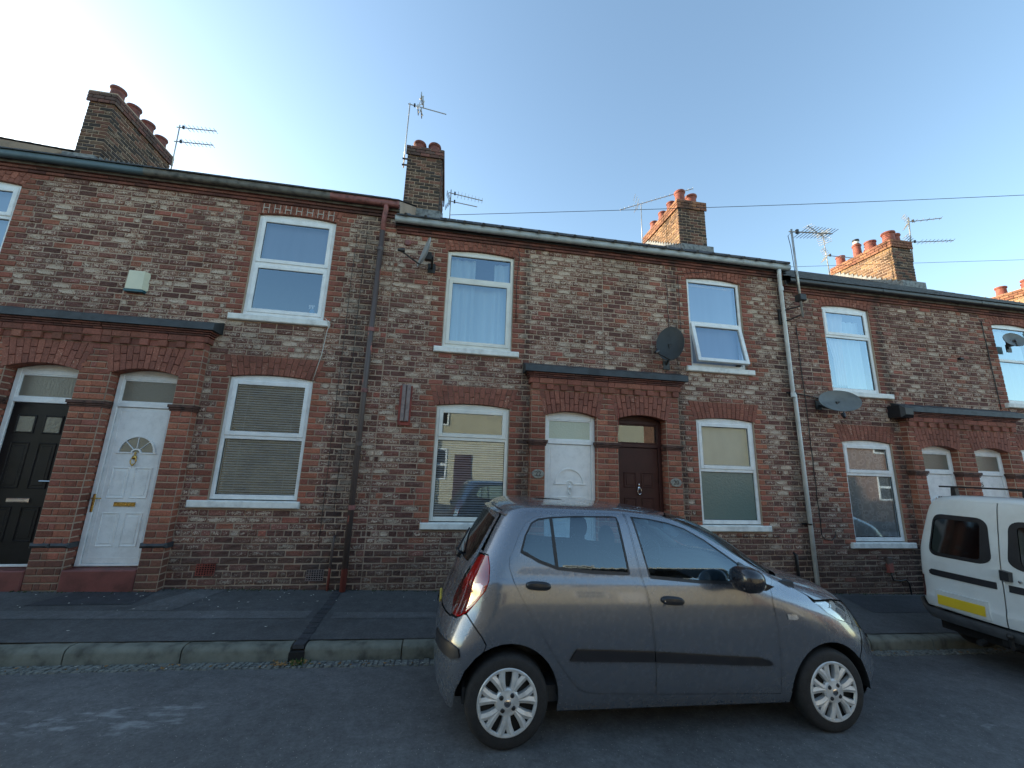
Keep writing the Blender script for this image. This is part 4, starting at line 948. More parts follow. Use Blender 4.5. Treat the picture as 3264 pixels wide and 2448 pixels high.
# gas riser box, low right wall
t=thing('wall_box','small brown box with bent pipe low on the wall near the van','wall box',(7.55,YF,-1.6))
MB().bbox(7.48,7.58,YF-.05,YF+.01,-1.55,-1.30,.01).build('box',M_PIPE,t); MB().tube([(7.53,YF-.02,-1.55),(7.55,YF-.03,-1.66),(7.68,YF-.03,-1.68),(7.8,YF-.03,-1.66),(7.86,YF-.03,-1.72),(7.87,YF-.03,zwall(7.9))],.012,6).build('pipe',M_BLACKPL,t,smooth=True)
def plaque(label,x,z,y,num):
    t=thing('house_number_plaque',label,'plaque',(x,y,z)); m=MB(); n=24
    for r_,y_ in ((1,0),): pass
    rx,rz=.095,.068; vs=[(x+rx*k*math.cos(2*math.pi*i/n),y-yo,z+rz*k*math.sin(2*math.pi*i/n)) for k,yo in ((1,0),(1,.010),(.93,.016),(.0,.016)) for i in range(n)]
    m.add(vs,[(j*n+i,j*n+(i+1)%n,(j+1)*n+(i+1)%n,(j+1)*n+i) for j in range(3) for i in range(n)]); m.build('oval_plate',M_PLQ,t,angle=30)
    o=text(num,t,.095,M_BLACKPL,(0,-.018,0),(R(90),0,0)); return t
M_PLQ=simple('grey_slate_plaque',(.24,.23,.20),.6,var=.25,scale=30)
plaque('oval grey plaque numbered 22 on the pier left of the white door',1.375,-.094,YS-.005,'22'); plaque('oval grey plaque numbered 20 on the pier right of the brown door',3.61,-.167,YS-.005,'20')
t16=text('5',bpy.data.objects['terraced_house.006'] if 'terraced_house.006' in bpy.data.objects else H16,.11,M_BLACKPL,(0,0,0),(R(90),0,0),name='door_number')
t16.parent=H16; t16.location=(9.90-ORG[H16.name][0],6.0-ORG[H16.name][1],-.06-ORG[H16.name][2])
t24=text('4',H24,.05,M_CHROME,(0,0,0),(R(90),0,0),name='door_number'); t24.location=(-4.075-ORG[H24.name][0],6.03-ORG[H24.name][1],-.05-ORG[H24.name][2])

# satellite dishes
M_DISHM=simple('mid_grey_dish_paint',(.13,.14,.135),.5,var=.2,scale=5,bmp=.1)
def dish(label,c,w,h,aim,m,lnb,mount,arm_m=None,plate=True,back=False):
    """c centre, aim = direction the bowl faces"""
    t=thing('satellite_dish',label,'satellite dish',c); a=Vector(aim).normalized(); q=a.to_track_quat('Z','Y').to_matrix()
    b=MB(); n=28; rings=6; vs=[]; d=.10*max(w,h)
    for j in range(rings+1):
        r=j/rings
        for k in range(n):
            tt=2*math.pi*k/n; v=q@Vector((w/2*r*math.cos(tt),h/2*r*math.sin(tt),d*(r*r)-d*.5)); vs.append(Vector(c)+v)
    for j in range(rings,-1,-1):
        r=j/rings
        for k in range(n):
            tt=2*math.pi*k/n; v=q@Vector((w/2*r*math.cos(tt),h/2*r*math.sin(tt),d*(r*r)-d*.5-.012)); vs.append(Vector(c)+v)
    b.add(vs,[(j*n+k,j*n+(k+1)%n,(j+1)*n+(k+1)%n,(j+1)*n+k) for j in range(2*rings+1) for k in range(n)]); b.build('bowl',m,t,smooth=False,angle=35)
    lo=Vector(c)+q@Vector((0,-h*.46,-.0)); L=Vector(lnb)
    MB().tube([lo,L],.011,6).build('feed_arm',M_DARKMET,t)
    l=MB(); dv=(Vector(c)-L).normalized(); l.tube([L-dv*.03,L+dv*.03,L+dv*.07],[.02,.03,.034],10); l.build('feed_horn',M_BLACKPL,t,angle=40)
    bc=Vector(c)-a*.06; mp=Vector(mount)
    k=MB(); k.tube([bc,bc-a*.07,(bc-a*.07+mp)/2+Vector((0,0,-.04)),mp],.018,8); k.box(mp.x-.06,mp.x+.06,YF-.014,YF+.005,mp.z-.08,mp.z+.08); k.box(bc.x-.05,bc.x+.05,bc.y-.03,bc.y+.05,bc.z-.09,bc.z+.03); k.build('bracket',M_DARKMET,t,angle=40)
    return t
dish('pale grey dish seen edge-on beside the upper window under the grey gutter',(-.52,YF-.30,3.20),.46,.50,(-.93,-.33,.25),M_DISHG,(-.88,YF-.42,3.13),(-.42,YF,3.10))
dish('large dark round dish above the black hood between the 22 and 20 upper windows',(3.56,YF-.26,2.07),.44,.66,(-.60,-.74,.28),M_DISHD,(3.10,YF-.60,1.80),(3.62,YF,1.78))
dish('wide grey oval dish with a dark scar left of the lace-curtained house sill',(6.72,YF-.25,1.29),.64,.44,(-.35,-.86,.42),M_DISHM,(6.42,YF-.55,.98),(6.55,YF,1.25))
dish('grey dish on the glass of the rightmost upper window',(11.08,YF-.22,2.80),.38,.32,(-.25,-.93,.30),M_DISHM,(10.72,YF-.42,2.68),(11.30,YF,2.70))
# dark plate fallen off the wall: small bird-like hook on the tall wall
MB().bbox(9.93,10.02,YF-.05,YF,2.36,2.40,.01).build('wall_hook',M_BLACKPL,label='small black hook in the plain brickwork left of the rightmost upper window',cat='hook')
MB().bbox(8.03,8.3,YS-.14,YF,1.09,1.31,.05).build('rainwater_hopper',M_BLACKPL,label='black hopper at left end of the rightmost door hood',cat='hopper',angle=40)

# aerials
def rod(m,a,b_,r,n=6): m.tube([a,b_],r,n)
def yagi(t,o,d,L,nel,ell,up=(0,0,1),refl=True,flat=False,blade=0,m=None):
    """boom from o along d with nel cross elements of half-length ell"""
    o=Vector(o); d=Vector(d).normalized(); s=d.cross(Vector(up)).normalized(); v=s.cross(d)
    b=MB(); rod(b,o-d*.06,o+d*L,.012); b.build('boom',m or M_ALU,t)
    e=MB(); ax=v if flat else s
    for i in range(nel):
        p=o+d*(L*(.22+.76*i/max(1,nel-1))); k=ell*(1-.25*i/max(nel,1)); rod(e,p-ax*k,p+ax*k,.006,5)
    if blade:
        for i in range(4): p=o+d*(L*(.3+.18*i)); e.tube([p-v*blade,p+v*blade],.006,5)
    e.build('element',m or M_ALU,t)
    if refl:
        r=MB()
        for sg in (1,-1):
            for i in range(4): 
                p=o-d*(.02+.05*i*.6)+v*sg*(.04+.055*i); rod(r,p-s*ell*1.1,p+s*ell*1.1,.009,5)
            rod(r,o,o-d*.12+v*sg*.24,.005,5)
        r.build('reflector',m or M_ALU,t)
    MB().box(o.x+d.x*.1-.02,o.x+d.x*.1+.02,o.y+d.y*.1-.02,o.y+d.y*.1+.02,o.z-.03,o.z+.05).build('dipole_box',M_DARKMET,t)
def aerial(label,base,top,r=.013,group=None):
    t=thing('tv_aerial',label,'TV aerial',base); MB().tube([base,top],r,8).build('mast',M_ALU,t,smooth=True); return t
Y0=9.6
def rp(rx,rz,Y): return (rx*Y,Y,rz*Y)
t=aerial('twin-boom aerial right of the four-pot chimney at left',rp(-.7353,.69,9.6),rp(-.7401,.8451,9.6))
yagi(t,rp(-.7405,.838,9.6),(1,-.1,-.03),.90,8,.11,refl=False,flat=False); yagi(t,rp(-.739,.795,9.6),(1,-.1,-.03),.88,8,.11,refl=False)
t=aerial('tall aerial clamped to left side of the narrow two-pot chimney',rp(-.1705,.815,8.6),rp(-.170,1.034,8.6),.015)
yagi(t,rp(-.168,1.030,8.6),(1,.15,.02),.90,0,.1,refl=False,blade=0)
q=MB(); o=Vector(rp(-.150,1.03,8.6))
for (dx,dz,lx,lz) in ((.10,.26,.09,.11),(.15,.11,.05,.12),(.04,-.12,.06,-.16),(.13,-.20,.07,-.13)): q.box(o.x+dx-.01,o.x+dx+.01,o.y-.12,o.y+.12,o.z+dz-.05,o.z+dz+.05); rod(q,o+Vector((.05,0,0)),o+Vector((dx,0,dz)),.008); rod(q,o+Vector((dx-lx*.5,0,dz-lz*.5)),o+Vector((dx+lx*.5,0,dz+lz*.5)),.014)
q.build('reflector',M_ALU,t)
m=MB(); m.box(-1.50,-1.36,8.55,8.58,7.05,7.08); m.box(-1.50,-1.36,8.55,8.58,7.22,7.25); m.build('wall_bracket',M_DARKMET,t)
t=aerial('small two-boom aerial right of the narrow two-pot chimney foot',rp(-.0315,.655,9.2),rp(-.0334,.766,9.2))
yagi(t,rp(-.033,.755,9.2),(1,.05,-.08),.84,8,.10,refl=False,flat=True); yagi(t,rp(-.0326,.729,9.2),(1,.08,-.03),.70,0,.1,refl=True)
t=aerial('long slanting aerial on thin mast left of the sunlit chimney above house 20',rp(.5455,.65,9.4),rp(.5465,.808,9.4))
a=Vector(rp(.4777,.7781,9.4)); b_=Vector(rp(.7283,.8925,8.6)); d=(b_-a)
bb=MB(); rod(bb,a,b_,.011); bb.build('boom',M_ALU,t); e=MB()
for i in range(17): p=a+d*(i/16); rod(e,p-Vector((0,.0,.05)),p+Vector((0,0,.05)),.004,5)
rod(e,a+d*.78-Vector((0,0,.10)),a+d*.9,.009); e.build('element',M_ALU,t)
r_=MB(); o=a+d*.27
for sg in (1,-1):
    for i in range(3): p=o+Vector((-.04-.05*i,0,sg*(.06+.07*i))); rod(r_,p-Vector((.04,.14,0)),p+Vector((.04,.14,0)),.006,5)
r_.build('reflector',M_ALU,t)
t=aerial('big aerial bracketed to the wall right of the white downpipe',rp(1.078,.488,5.72),rp(1.0766,.795,5.72),.018)
yagi(t,(6.17,5.72,4.50),(1,-.10,.02),.80,10,.20,refl=False); m=MB(); m.box(5.93,5.97,YF-.03,YF,2.72,3.02); rod(m,(5.95,YF-.02,2.98),(6.2,5.72,3.02),.012); rod(m,(5.95,YF-.02,2.75),(6.2,5.72,2.86),.012); m.bbox(6.11,6.24,5.66,5.78,3.10,3.22,.01); m.build('wall_bracket',M_DARKMET,t)
MB().tube([(6.17,5.74,4.5),(6.10,5.75,4.42),(6.12,5.74,4.2),(6.16,5.74,3.2),(5.97,5.96,2.9),(6.05,5.97,2.72)],.006,6).build('lead',M_CABLE,t,smooth=True)
t=aerial('aerial on the roof left of the six-pot sunlit chimney',rp(1.2015,.640,9.3),rp(1.1963,.79,9.3))
yagi(t,rp(1.1965,.786,9.3),(-.9,-.35,-.0),1.0,7,.16,refl=True); yagi(t,rp(1.2005,.716,9.3),(.9,-.2,-.1),.8,0,.1,refl=True)
t=aerial('double aerial with grid reflectors on right side of the six-pot chimney',rp(1.5497,.735,8.6),rp(1.5668,.91,8.6),.018)
yagi(t,rp(1.565,.893,8.6),(.85,-.5,-.05),.75,5,.10,refl=True); yagi(t,rp(1.557,.812,8.6),(.85,-.4,-.08),1.0,9,.13,refl=True)
# overhead lines
P0=Vector((-.26,8.4,5.76)); P1=Vector((8.77,6.62,6.28)); pts=[P0+(P1-P0)*k/8-Vector((0,0,.10*math.sin(math.pi*min(k/8,2)/2.2))) for k in range(0,20)]
MB().tube(pts,.006,6).build('overhead_wire',M_WIRE,label='upper overhead wire crossing the sky from the narrow chimney to the right',cat='wire',smooth=True)
P0=Vector((9.05,8.5,5.60)); P1=Vector((12.5,8.07,5.90)); pts=[P0+(P1-P0)*(k-1)/4 for k in range(0,16)]
MB().tube(pts,.005,6).build('overhead_wire',M_WIRE,label='lower overhead wire passing the six-pot sunlit chimney at right',cat='wire',smooth=True)

# ------------------------------------------------------------------ curtains, blinds and things on window boards
def roller(label,x0,x1,z0,z1,m=None,y=YF+.14):
    t=thing('roller_blind',label,'blind',((x0+x1)/2,y,z1)); MB().box(x0,x1,y,y+.003,z0,z1).build('blind_cloth',m or M_BLIND,t); MB().tube([(x0,y,z1-.01),(x1,y,z1-.01)],.02,8).build('roller',M_UPVC,t); MB().bbox(x0,x1,y-.008,y+.008,z0-.015,z0+.01,.003).build('bottom_bar',M_UPVC,t); return t
roller('pale roller blind half down in the upper window of the white-door house at left',-3.03,-2.01,3.02,3.66)
roller('pale roller blind in the upper window above the black door',-7.25,-6.27,2.2,3.66)
venetian('fine closed grey venetian blind in the lower window left of the brown downpipe',-3.02,-2.04,-.50,1.06,M_SLAT,35)
venetian('white venetian blind in the lower window of the 22 house',-.12,.88,-.74,.36,M_SLATB,40)
pleats('curtain','pale blue curtain at left of the upper window by the edge-on dish','curtain',-.12,.30,1.87,3.40,M_CURT,n=3,amp=.03)
pleats('curtain','pale blue curtain at right of the upper window by the edge-on dish','curtain',.62,.88,1.87,3.38,M_CURT,n=2,amp=.03)
pleats('curtain','thin pale curtain behind the middle of the upper window by the edge-on dish','curtain',.26,.66,1.87,2.97,M_CURT,n=2,amp=.03,y=YF+.19)
roller('flat pale blind filling the half-open upper window above the dark car',4.17,5.12,1.88,3.40)
roller('cream blind pulled down in the lower window right of the brown door',4.18,5.15,.10,.82)
pleats('net_curtain','white net curtain tied back in the upper window of the lace-curtained house','net curtain',7.0,7.6,1.70,3.15,M_NET,n=4,shape=lambda v:(6.99+.22*min(1,v*1.6),7.55-.12*math.sin(min(1,v*1.5)*math.pi*.5)))
pleats('curtain','white curtain hanging at right of the upper window over the oval dish','curtain',7.48,7.90,1.62,3.0,M_CURT,n=3,amp=.03,y=YF+.19)
pleats('lace_curtain','patterned lace curtain in the lower window right of the white downpipe','lace curtain',7.02,7.95,-.99,.56,M_LACE,n=6,amp=.014,y=YF+.10)
pleats('net_curtain','pale curtain filling the rightmost upper window behind the small dish','net curtain',11.06,11.97,1.62,3.15,M_CURT,n=4,amp=.03)
t=thing('spray_bottle','white trigger spray bottle with blue base on the upper window board at left','bottle',(-2.17,YF+.11,2.13))
m=MB(); m.lathe([(0,0),(.04,0),(.042,.01),(.042,.09),(.03,.12),(.014,.14)],(-2.17,YF+.125,2.13),14); m.build('bottle_body',simple('blue_plastic',(.05,.30,.62),.4,var=.05),t,angle=50)
m=MB(); m.lathe([(.014,.14),(.014,.18)],(-2.17,YF+.125,2.13),10); m.box(-2.225,-2.14,YF+.115,YF+.135,2.31,2.335); m.prism([(-2.215,2.31),(-2.20,2.31),(-2.205,2.27),(-2.22,2.275)],YF+.12,YF+.13); m.build('trigger',M_UPVC,t)
MB().box(-3.01,-2.94,YF+.085,YF+.10,.315,.42).build('window_sticker',M_SHADOW,label='small dark square sticker in lower corner of the top pane left of the downpipe',cat='sticker')

# ------------------------------------------------------------------ litter, leaves, weeds
rr=random.Random(5)
b=MB()
for i in range(170):
    x=rr.uniform(-6,3); y=rr.choice((rr.uniform(5.55,5.99),rr.uniform(4.7,5.99),rr.uniform(4.36,4.49))); s=rr.uniform(.006,.018)
    z=(pz(x,y)+.008) if y>YK else zroad(x,y)+.012; a=rr.uniform(0,3.1)
    b.add([(x+s*math.cos(a+k*1.57)*(1 if k%2 else .5),y+s*math.sin(a+k*1.57)*(1 if k%2 else .5),z+.002*(k%2)) for k in range(4)],[(0,1,2,3)])
b.build('litter_flecks',M_PAPER,kind='stuff')
b=MB()
for i in range(120):
    x=rr.gauss(-1.3,.10) if i<40 else rr.uniform(-5,8.5); y=rr.uniform(4.37,4.485); s=rr.uniform(.01,.026); z=zroad(x,y)+rr.uniform(.008,.03 if i<40 else .016); a=rr.uniform(0,6)
    b.add([(x+s*math.cos(a+k*1.57)*(1 if k%2 else .55),y+s*math.sin(a+k*1.57)*(1 if k%2 else .55),z+.008*(k%2)) for k in range(4)]+[(x,y,z+.01)],[(0,1,4),(1,2,4),(2,3,4),(3,0,4)])
b.build('dead_leaves',M_LEAF,kind='stuff')
b=MB()
for i in range(90):
    x=rr.gauss(-1.25,.055); y=rr.uniform(4.36,4.47); z=zroad(x,y); h=rr.uniform(.01,.06); a=rr.uniform(0,6); s=.012
    b.add([(x,y,z),(x+s*math.cos(a)-s*.4*math.sin(a),y+s*math.sin(a),z+h*.6),(x+1.6*s*math.cos(a),y+1.6*s*math.sin(a),z+h),(x+s*math.cos(a)+s*.4*math.sin(a),y+s*math.sin(a)+s*.4,z+h*.55)],[(0,1,2,3)])
w_=b.build('weed',M_GREENLEAF,label='small green weed growing in the gutter at the drain mouth',cat='weed')
b=MB()
for i in range(700):
    x=rr.uniform(-8,9); y=YF-abs(rr.gauss(0,.02))-.004; s=rr.uniform(.006,.02)
    if y>5.8 and any(c-1.26<x<c+1.26 for c in (cA,cB,cC)): y-=.125
    z=pz(x,y); b.add([(x-s,y,z-.004),(x+s,y-.003,z-.004),(x+s*.6,y,z+s*.8),(x,y-s,z+.002)],[(0,1,2),(0,3,1),(0,2,3),(1,3,2)])
b.build('moss_line',M_MOSS,kind='stuff')
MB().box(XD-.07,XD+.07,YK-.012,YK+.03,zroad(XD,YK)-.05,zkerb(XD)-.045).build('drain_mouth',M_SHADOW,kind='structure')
# ------------------------------------------------------------------ curved bodywork (lofted plan loops)
import math
# t-table rows: z, xr, xf, W, a(rear corner), b(front corner), nr, nf
T=[(0.17,-.46,3.13,.700,.32,.55,2.8,2.7),
(0.28,-.495,3.21,.745,.30,.58,3.0,2.7),
(0.45,-.51,3.245,.775,.30,.64,3.0,2.6),
(0.60,-.505,3.25,.785,.33,.78,2.9,2.5),
(0.72,-.475,3.215,.787,.38,.92,2.7,2.4),
(0.82,-.43,3.16,.782,.38,1.02,2.6,2.3),
(0.90,-.40,3.03,.775,.38,1.08,2.7,2.3),
(0.96,-.385,2.86,.765,.38,1.05,2.8,2.3),
(1.01,-.37,2.64,.752,.38,.90,2.9,2.4),
(1.055,-.35,2.44,.735,.38,.66,3.0,2.5),
(1.15,-.30,2.25,.705,.38,.58,3.0,2.5),
(1.27,-.235,2.06,.665,.38,.56,3.0,2.5),
(1.38,-.17,1.86,.625,.38,.54,3.0,2.5),
(1.46,-.12,1.66,.590,.38,.52,3.0,2.5),
(1.502,-.075,1.44,.555,.38,.48,3.0,2.5),
(1.526,-.02,1.18,.500,.35,.44,3.0,2.5),
(1.539,.06,.95,.41,.30,.36,3.0,2.5),
(1.546,.17,.74,.26,.22,.24,3.0,2.5),
(1.549,.30,.56,.06,.10,.12,2.5,2.5)]
def _cr(p0,p1,p2,p3,f):
    return 0.5*((2*p1)+(-p0+p2)*f+(2*p0-5*p1+4*p2-p3)*f*f+(-p0+3*p1-3*p2+p3)*f**3)
def row(tt,tab=T):
    n=len(tab)-1; tt=min(max(tt,0.0),n-1e-9); i=int(tt); f=tt-i
    g=lambda j: tab[min(max(j,0),n)]
    return [_cr(g(i-1)[k],g(i)[k],g(i+1)[k],g(i+2)[k],f) for k in range(8)]
def S(u,tt,tab=T):
    """u 0..3 (0 rear centre, 1 rear corner, 2 front corner, 3 front centre); returns local x, y(near side negative), z"""
    z,xr,xf,W,a,b,nr,nf=row(tt,tab)
    if u<1:
        ph=max(u,0)*math.pi/2; x=xr+a*(1-max(math.cos(ph),0)**(2/nr)); y=W*math.sin(ph)**(2/nr)
    elif u<=2:
        x=xr+a+(u-1)*(xf-b-xr-a); y=W
    else:
        ph=min(3-u,1)*math.pi/2; ph=max(ph,0); x=xf-b*(1-max(math.cos(ph),0)**(2/nf)); y=W*math.sin(ph)**(2/nf)
    return (x,-y,z)
def tz(z,tab=T):
    lo,hi=0,len(tab)-1
    for _ in range(28):
        m=(lo+hi)/2
        if row(m,tab)[0]<z: lo=m
        else: hi=m
    return (lo+hi)/2
def side2ut(x,z,tab=T):
    t=tz(z,tab); zz,xr,xf,W,a,b,nr,nf=row(t,tab)
    if x<xr+a:
        c=min(1,max(0,1-(x-xr)/a)); return (math.acos(min(1,c**(nr/2)))*2/math.pi, t)
    if x>xf-b:
        c=min(1,max(0,1-(xf-x)/b)); return (3-math.acos(min(1,c**(nf/2)))*2/math.pi, t)
    return (1+(x-xr-a)/(xf-b-xr-a),t)
def end2ut(y,z,front=False,tab=T):
    t=tz(z,tab); zz,xr,xf,W,a,b,nr,nf=row(t,tab); n=nf if front else nr
    u=math.asin(min(1,max(0,abs(y)/W))**(n/2))*2/math.pi
    return (3-u if front else u, t)
def Uu(u): return u*1.0 if u<1 else 1+(u-1)*2.0 if u<2 else 3+(u-2)*1.4
def Ui(U): return U if U<1 else 1+(U-1)/2 if U<3 else 2+(U-3)/1.4
TS=.10
def nrm(u,t,tab):
    h=1e-3; u0=min(max(u,.004),2.996)
    a=Vector(S(min(u0+h,3),t,tab))-Vector(S(max(u0-h,0),t,tab)); b=Vector(S(u0,min(t+.02,len(tab)-1.001),tab))-Vector(S(u0,max(t-.02,0),tab))
    n=a.cross(b)
    if n.length<1e-12: return Vector((0,0,1))
    n.normalize(); return n
def dens(poly,conv,step=.035):
    out=[]
    for i,(a,b) in enumerate(poly):
        c,d=poly[(i+1)%len(poly)]; n=max(1,int(math.hypot(c-a,d-b)/step))
        for k in range(n): out.append(conv(a+(c-a)*k/n,b+(d-b)*k/n))
    return [(Uu(u),t*TS) for u,t in out]
def inside(p,poly):
    x,y=p; r=False; n=len(poly); j=n-1
    for i in range(n):
        xi,yi=poly[i]; xj,yj=poly[j]
        if (yi>y)!=(yj>y) and x<(xj-xi)*(y-yi)/(yj-yi)+xi: r=not r
        j=i
    return r
def dist(p,poly):
    m=9; x,y=p
    for i in range(len(poly)):
        ax,ay=poly[i-1]; bx,by=poly[i]; dx,dy=bx-ax,by-ay; l=dx*dx+dy*dy
        t=0 if l==0 else max(0,min(1,((x-ax)*dx+(y-ay)*dy)/l)); m=min(m,math.hypot(x-ax-dx*t,y-ay-dy*t))
    return m
def shrink(poly,d):
    n=len(poly); A=sum(poly[i-1][0]*poly[i][1]-poly[i][0]*poly[i-1][1] for i in range(n)); sg=1 if A>0 else -1; out=[]
    for i in range(n):
        p0,p1,p2=poly[i-1],poly[i],poly[(i+1)%n]
        e1=(p1[0]-p0[0],p1[1]-p0[1]); e2=(p2[0]-p1[0],p2[1]-p1[1]); l1=math.hypot(*e1) or 1; l2=math.hypot(*e2) or 1
        n1=(-e1[1]/l1*sg,e1[0]/l1*sg); n2=(-e2[1]/l2*sg,e2[0]/l2*sg); bx,by=n1[0]+n2[0],n1[1]+n2[1]; l=math.hypot(bx,by)
        if l<.3: bx,by=n1; l=1
        k=min(1.6,2/max(l*l,.5)) if l else 1
        out.append((p1[0]+bx*k*d/1,p1[1]+by*k*d/1) if l>=.3 else (p1[0]+n1[0]*d,p1[1]+n1[1]*d))
    return out
def panel(name,mt,parent,outer,holes=(),off=0.0,tab=T,sides='nf',grid=(.045,.035),thick=0,halves=False,label=None):
    """sheet of bodywork over the polygon (already in U,T space); sides n=near f=far; halves: both mirrored halves in one mesh"""
    pts=list(outer); edges=[(i,(i+1)%len(outer)) for i in range(len(outer))]
    for h in holes:
        o=len(pts); pts+=h; edges+=[(o+i,o+(i+1)%len(h)) for i in range(len(h))]
    nb=len(pts); us=[p[0] for p in outer]; ts=[p[1] for p in outer]; gu,gt=grid
    x=min(us); i=0
    while x<max(us):
        y=min(ts)+(gt/2 if i%2 else 0)
        while y<max(ts):
            p=(x,y)
            if inside(p,outer) and dist(p,outer)>gt*.45 and not any(inside(p,h) or dist(p,h)<gt*.45 for h in holes): pts.append(p)
            y+=gt
        x+=gu; i+=1
    vs,es,fs,_,_,_=delaunay_2d_cdt([Vector(p) for p in pts],edges,[],0,1e-6)
    keep=[]
    for f in fs:
        c=(sum(vs[k][0] for k in f)/len(f),sum(vs[k][1] for k in f)/len(f))
        if inside(c,outer) and not any(inside(c,h) for h in holes): keep.append(tuple(f))
    P=[];Nn=[]
    for v in vs:
        u=Ui(v[0]); t=v[1]/TS; n=nrm(u,t,tab); p=Vector(S(u,min(max(t,0),len(tab)-1),tab)); P.append(p+n*off); Nn.append(n)
    def mk(sgn,mb):
        o=len(mb.v); mb.nrm=mb.nrm or []
        for p,n in zip(P,Nn): mb.v.append((p.x,p.y*sgn,p.z)); mb.nrm.append((n.x,n.y*sgn,n.z))
        for f in keep:
            g=tuple(k+o for k in f); a,b_,c=[Vector(mb.v[k]) for k in g[:3]]; nn=(b_-a).cross(c-a)
            if nn.dot(Vector(mb.nrm[g[0]]))<0: g=g[::-1]
            mb.f.append(g); mb.col.append(None)
        if thick:
            for lp in [list(range(len(outer)))]:
                q=len(mb.v)
                for k in lp:
                    p,n=P[k],Nn[k]; mb.v.append((p.x,p.y*sgn,p.z)); mb.nrm.append((n.x,n.y*sgn,n.z))
                for k in lp:
                    p,n=P[k]-Nn[k]*thick,Nn[k]; mb.v.append((p.x,p.y*sgn,p.z)); mb.nrm.append((n.x*.3,n.y*sgn*.3,-.9))
                L=len(lp)
                for i in range(L): mb.f.append((q+i,q+(i+1)%L,q+L+(i+1)%L,q+L+i)); mb.col.append(None)
    out=[]
    if halves:
        mb=MB(); mk(1,mb); mk(-1,mb); out.append(mb)
    else:
        for s_ in sides: mb=MB(); mk(1 if s_=='n' else -1,mb); out.append(mb)
    objs=[]
    for mb in out:
        o=mb.build(name,mt,parent,smooth=True); objs.append(o)
        if label: o['label']=label
    return objs
def rounder(poly,r,n=6):
    out=[]; m=len(poly)
    for i in range(m):
        p=Vector((*poly[i],0)); a=(Vector((*poly[i-1],0))-p).normalized(); b=(Vector((*poly[(i+1)%m],0))-p).normalized()
        A,B=p+a*r,p+b*r
        for k in range(n+1): s=k/n; q=A*(1-s)**2+p*2*s*(1-s)+B*s*s; out.append((q.x,q.y))
    return out
def wheel(parent,x,y,r,rw,face=-1,w=.165,mt_rim=None,trim=True,name='wheel'):
    """tyre + trim; face -1 = outer face toward -Y"""
    tb=MB(); s=face
    prof=[(rw,0),(rw+.006,.0),(r-.030,-.004),(r-.012,.008),(r-.002,.022),(r,.04),(r,w-.04),(r-.012,w-.01),(rw,w)]
    tb.lathe([(a,-s*h if s>0 else h) for a,h in prof],(x,y,r),48,ax='y')
    W=tb.build(name,M_TYRE,parent,angle=40)
    g=MB(); 
    for k in range(0,3): g.lathe([(r+.0006,.05+k*.03),(r+.0006,.056+k*.03)],(x,y,r),48,ax='y')
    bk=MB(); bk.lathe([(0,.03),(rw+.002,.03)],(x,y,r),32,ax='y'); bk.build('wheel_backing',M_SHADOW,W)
    if not trim: return W
    t=MB(); R0=rw
    t.lathe([(R0-.024,.006),(R0-.020,-.004),(R0-.006,-.006),(R0+.001,.002),(R0-.004,.014)],(x,y,r),56,ax='y')
    # domed centre
    t.lathe([(0,-.012),(.035,-.012),(.045,-.008),(.075,-.006),(.085,.004),(.085,.02)],(x,y,r),40,ax='y')
    for k in range(7):
        a=2*math.pi*k/7+.22
        for d in (-1,1):
            pts=[]
            for q in range(7):
                rr_=.070+(R0-.016-.070)*q/6; aa=a+d*(.055+.15*(q/6)**1.3+ (0.02 if q==0 else 0)); wd=.0190+.004*(q/6)
                pts.append((rr_,aa,wd,-.008+.004*abs(q-3)/3))
            for q in range(6):
                r0,a0,w0,h0=pts[q]; r1,a1,w1,h1=pts[q+1]
                def pp(r_,a_,w_,sg): 
                    return (x+r_*math.cos(a_)-sg*w_*math.sin(a_), r+r_*math.sin(a_)+sg*w_*math.cos(a_))
                A,B_,Cc,D=pp(r0,a0,w0,-1),pp(r1,a1,w1,-1),pp(r1,a1,w1,1),pp(r0,a0,w0,1)
                m0=pp(r0,a0,0,0); m1=pp(r1,a1,0,0)
                t.add([(A[0],y+h0+.006,A[1]),(B_[0],y+h1+.006,B_[1]),(m1[0],y+h1-.003,m1[1]),(m0[0],y+h0-.003,m0[1]),(Cc[0],y+h1+.006,Cc[1]),(D[0],y+h0+.006,D[1]),(A[0],y+.03,A[1]),(B_[0],y+.03,B_[1]),(Cc[0],y+.03,Cc[1]),(D[0],y+.03,D[1])],
                      [(0,1,2,3),(3,2,4,5),(0,6,7,1),(5,4,8,9)])
    t.build('wheel_trim',mt_rim or M_TRIM,W,angle=35)
    bl=MB()
    for k in range(4):
        a=math.pi/2*k+.95; bl.lathe([(.0,-.014),(.010,-.014),(.014,-.010),(.016,-.006)],(x+.052*math.cos(a),y,r+.052*math.sin(a)),12,ax='y')
    bl.build('wheel_nut',M_BLACKPL,W)
    em=MB(); em.lathe([(0,-.016),(.018,-.0155),(.024,-.012)],(x,y,r),24,ax='y'); em.build('hub_badge',M_CHROME,W,angle=30)
    n=20; rg=MB(); rg.tube([(x+.017*math.cos(2*math.pi*k/n),y-.017,r+.010*math.sin(2*math.pi*k/n)) for k in range(n+1)],.0015,5,caps=False)
    rg.tube([(x-.006,y-.017,r-.007),(x-.004,y-.018,r),(x+.004,y-.018,r),(x+.006,y-.017,r+.007)],.002,5); rg.build('hub_emblem',M_DARKMET,W)
    return W
M_TYRE=simple('tyre_rubber',(.018,.018,.019),.75,var=.2,scale=20,bmp=.15); M_TRIM=simple('silver_wheel_trim',(.58,.59,.58),.35,metal=.25,var=.12,scale=14)
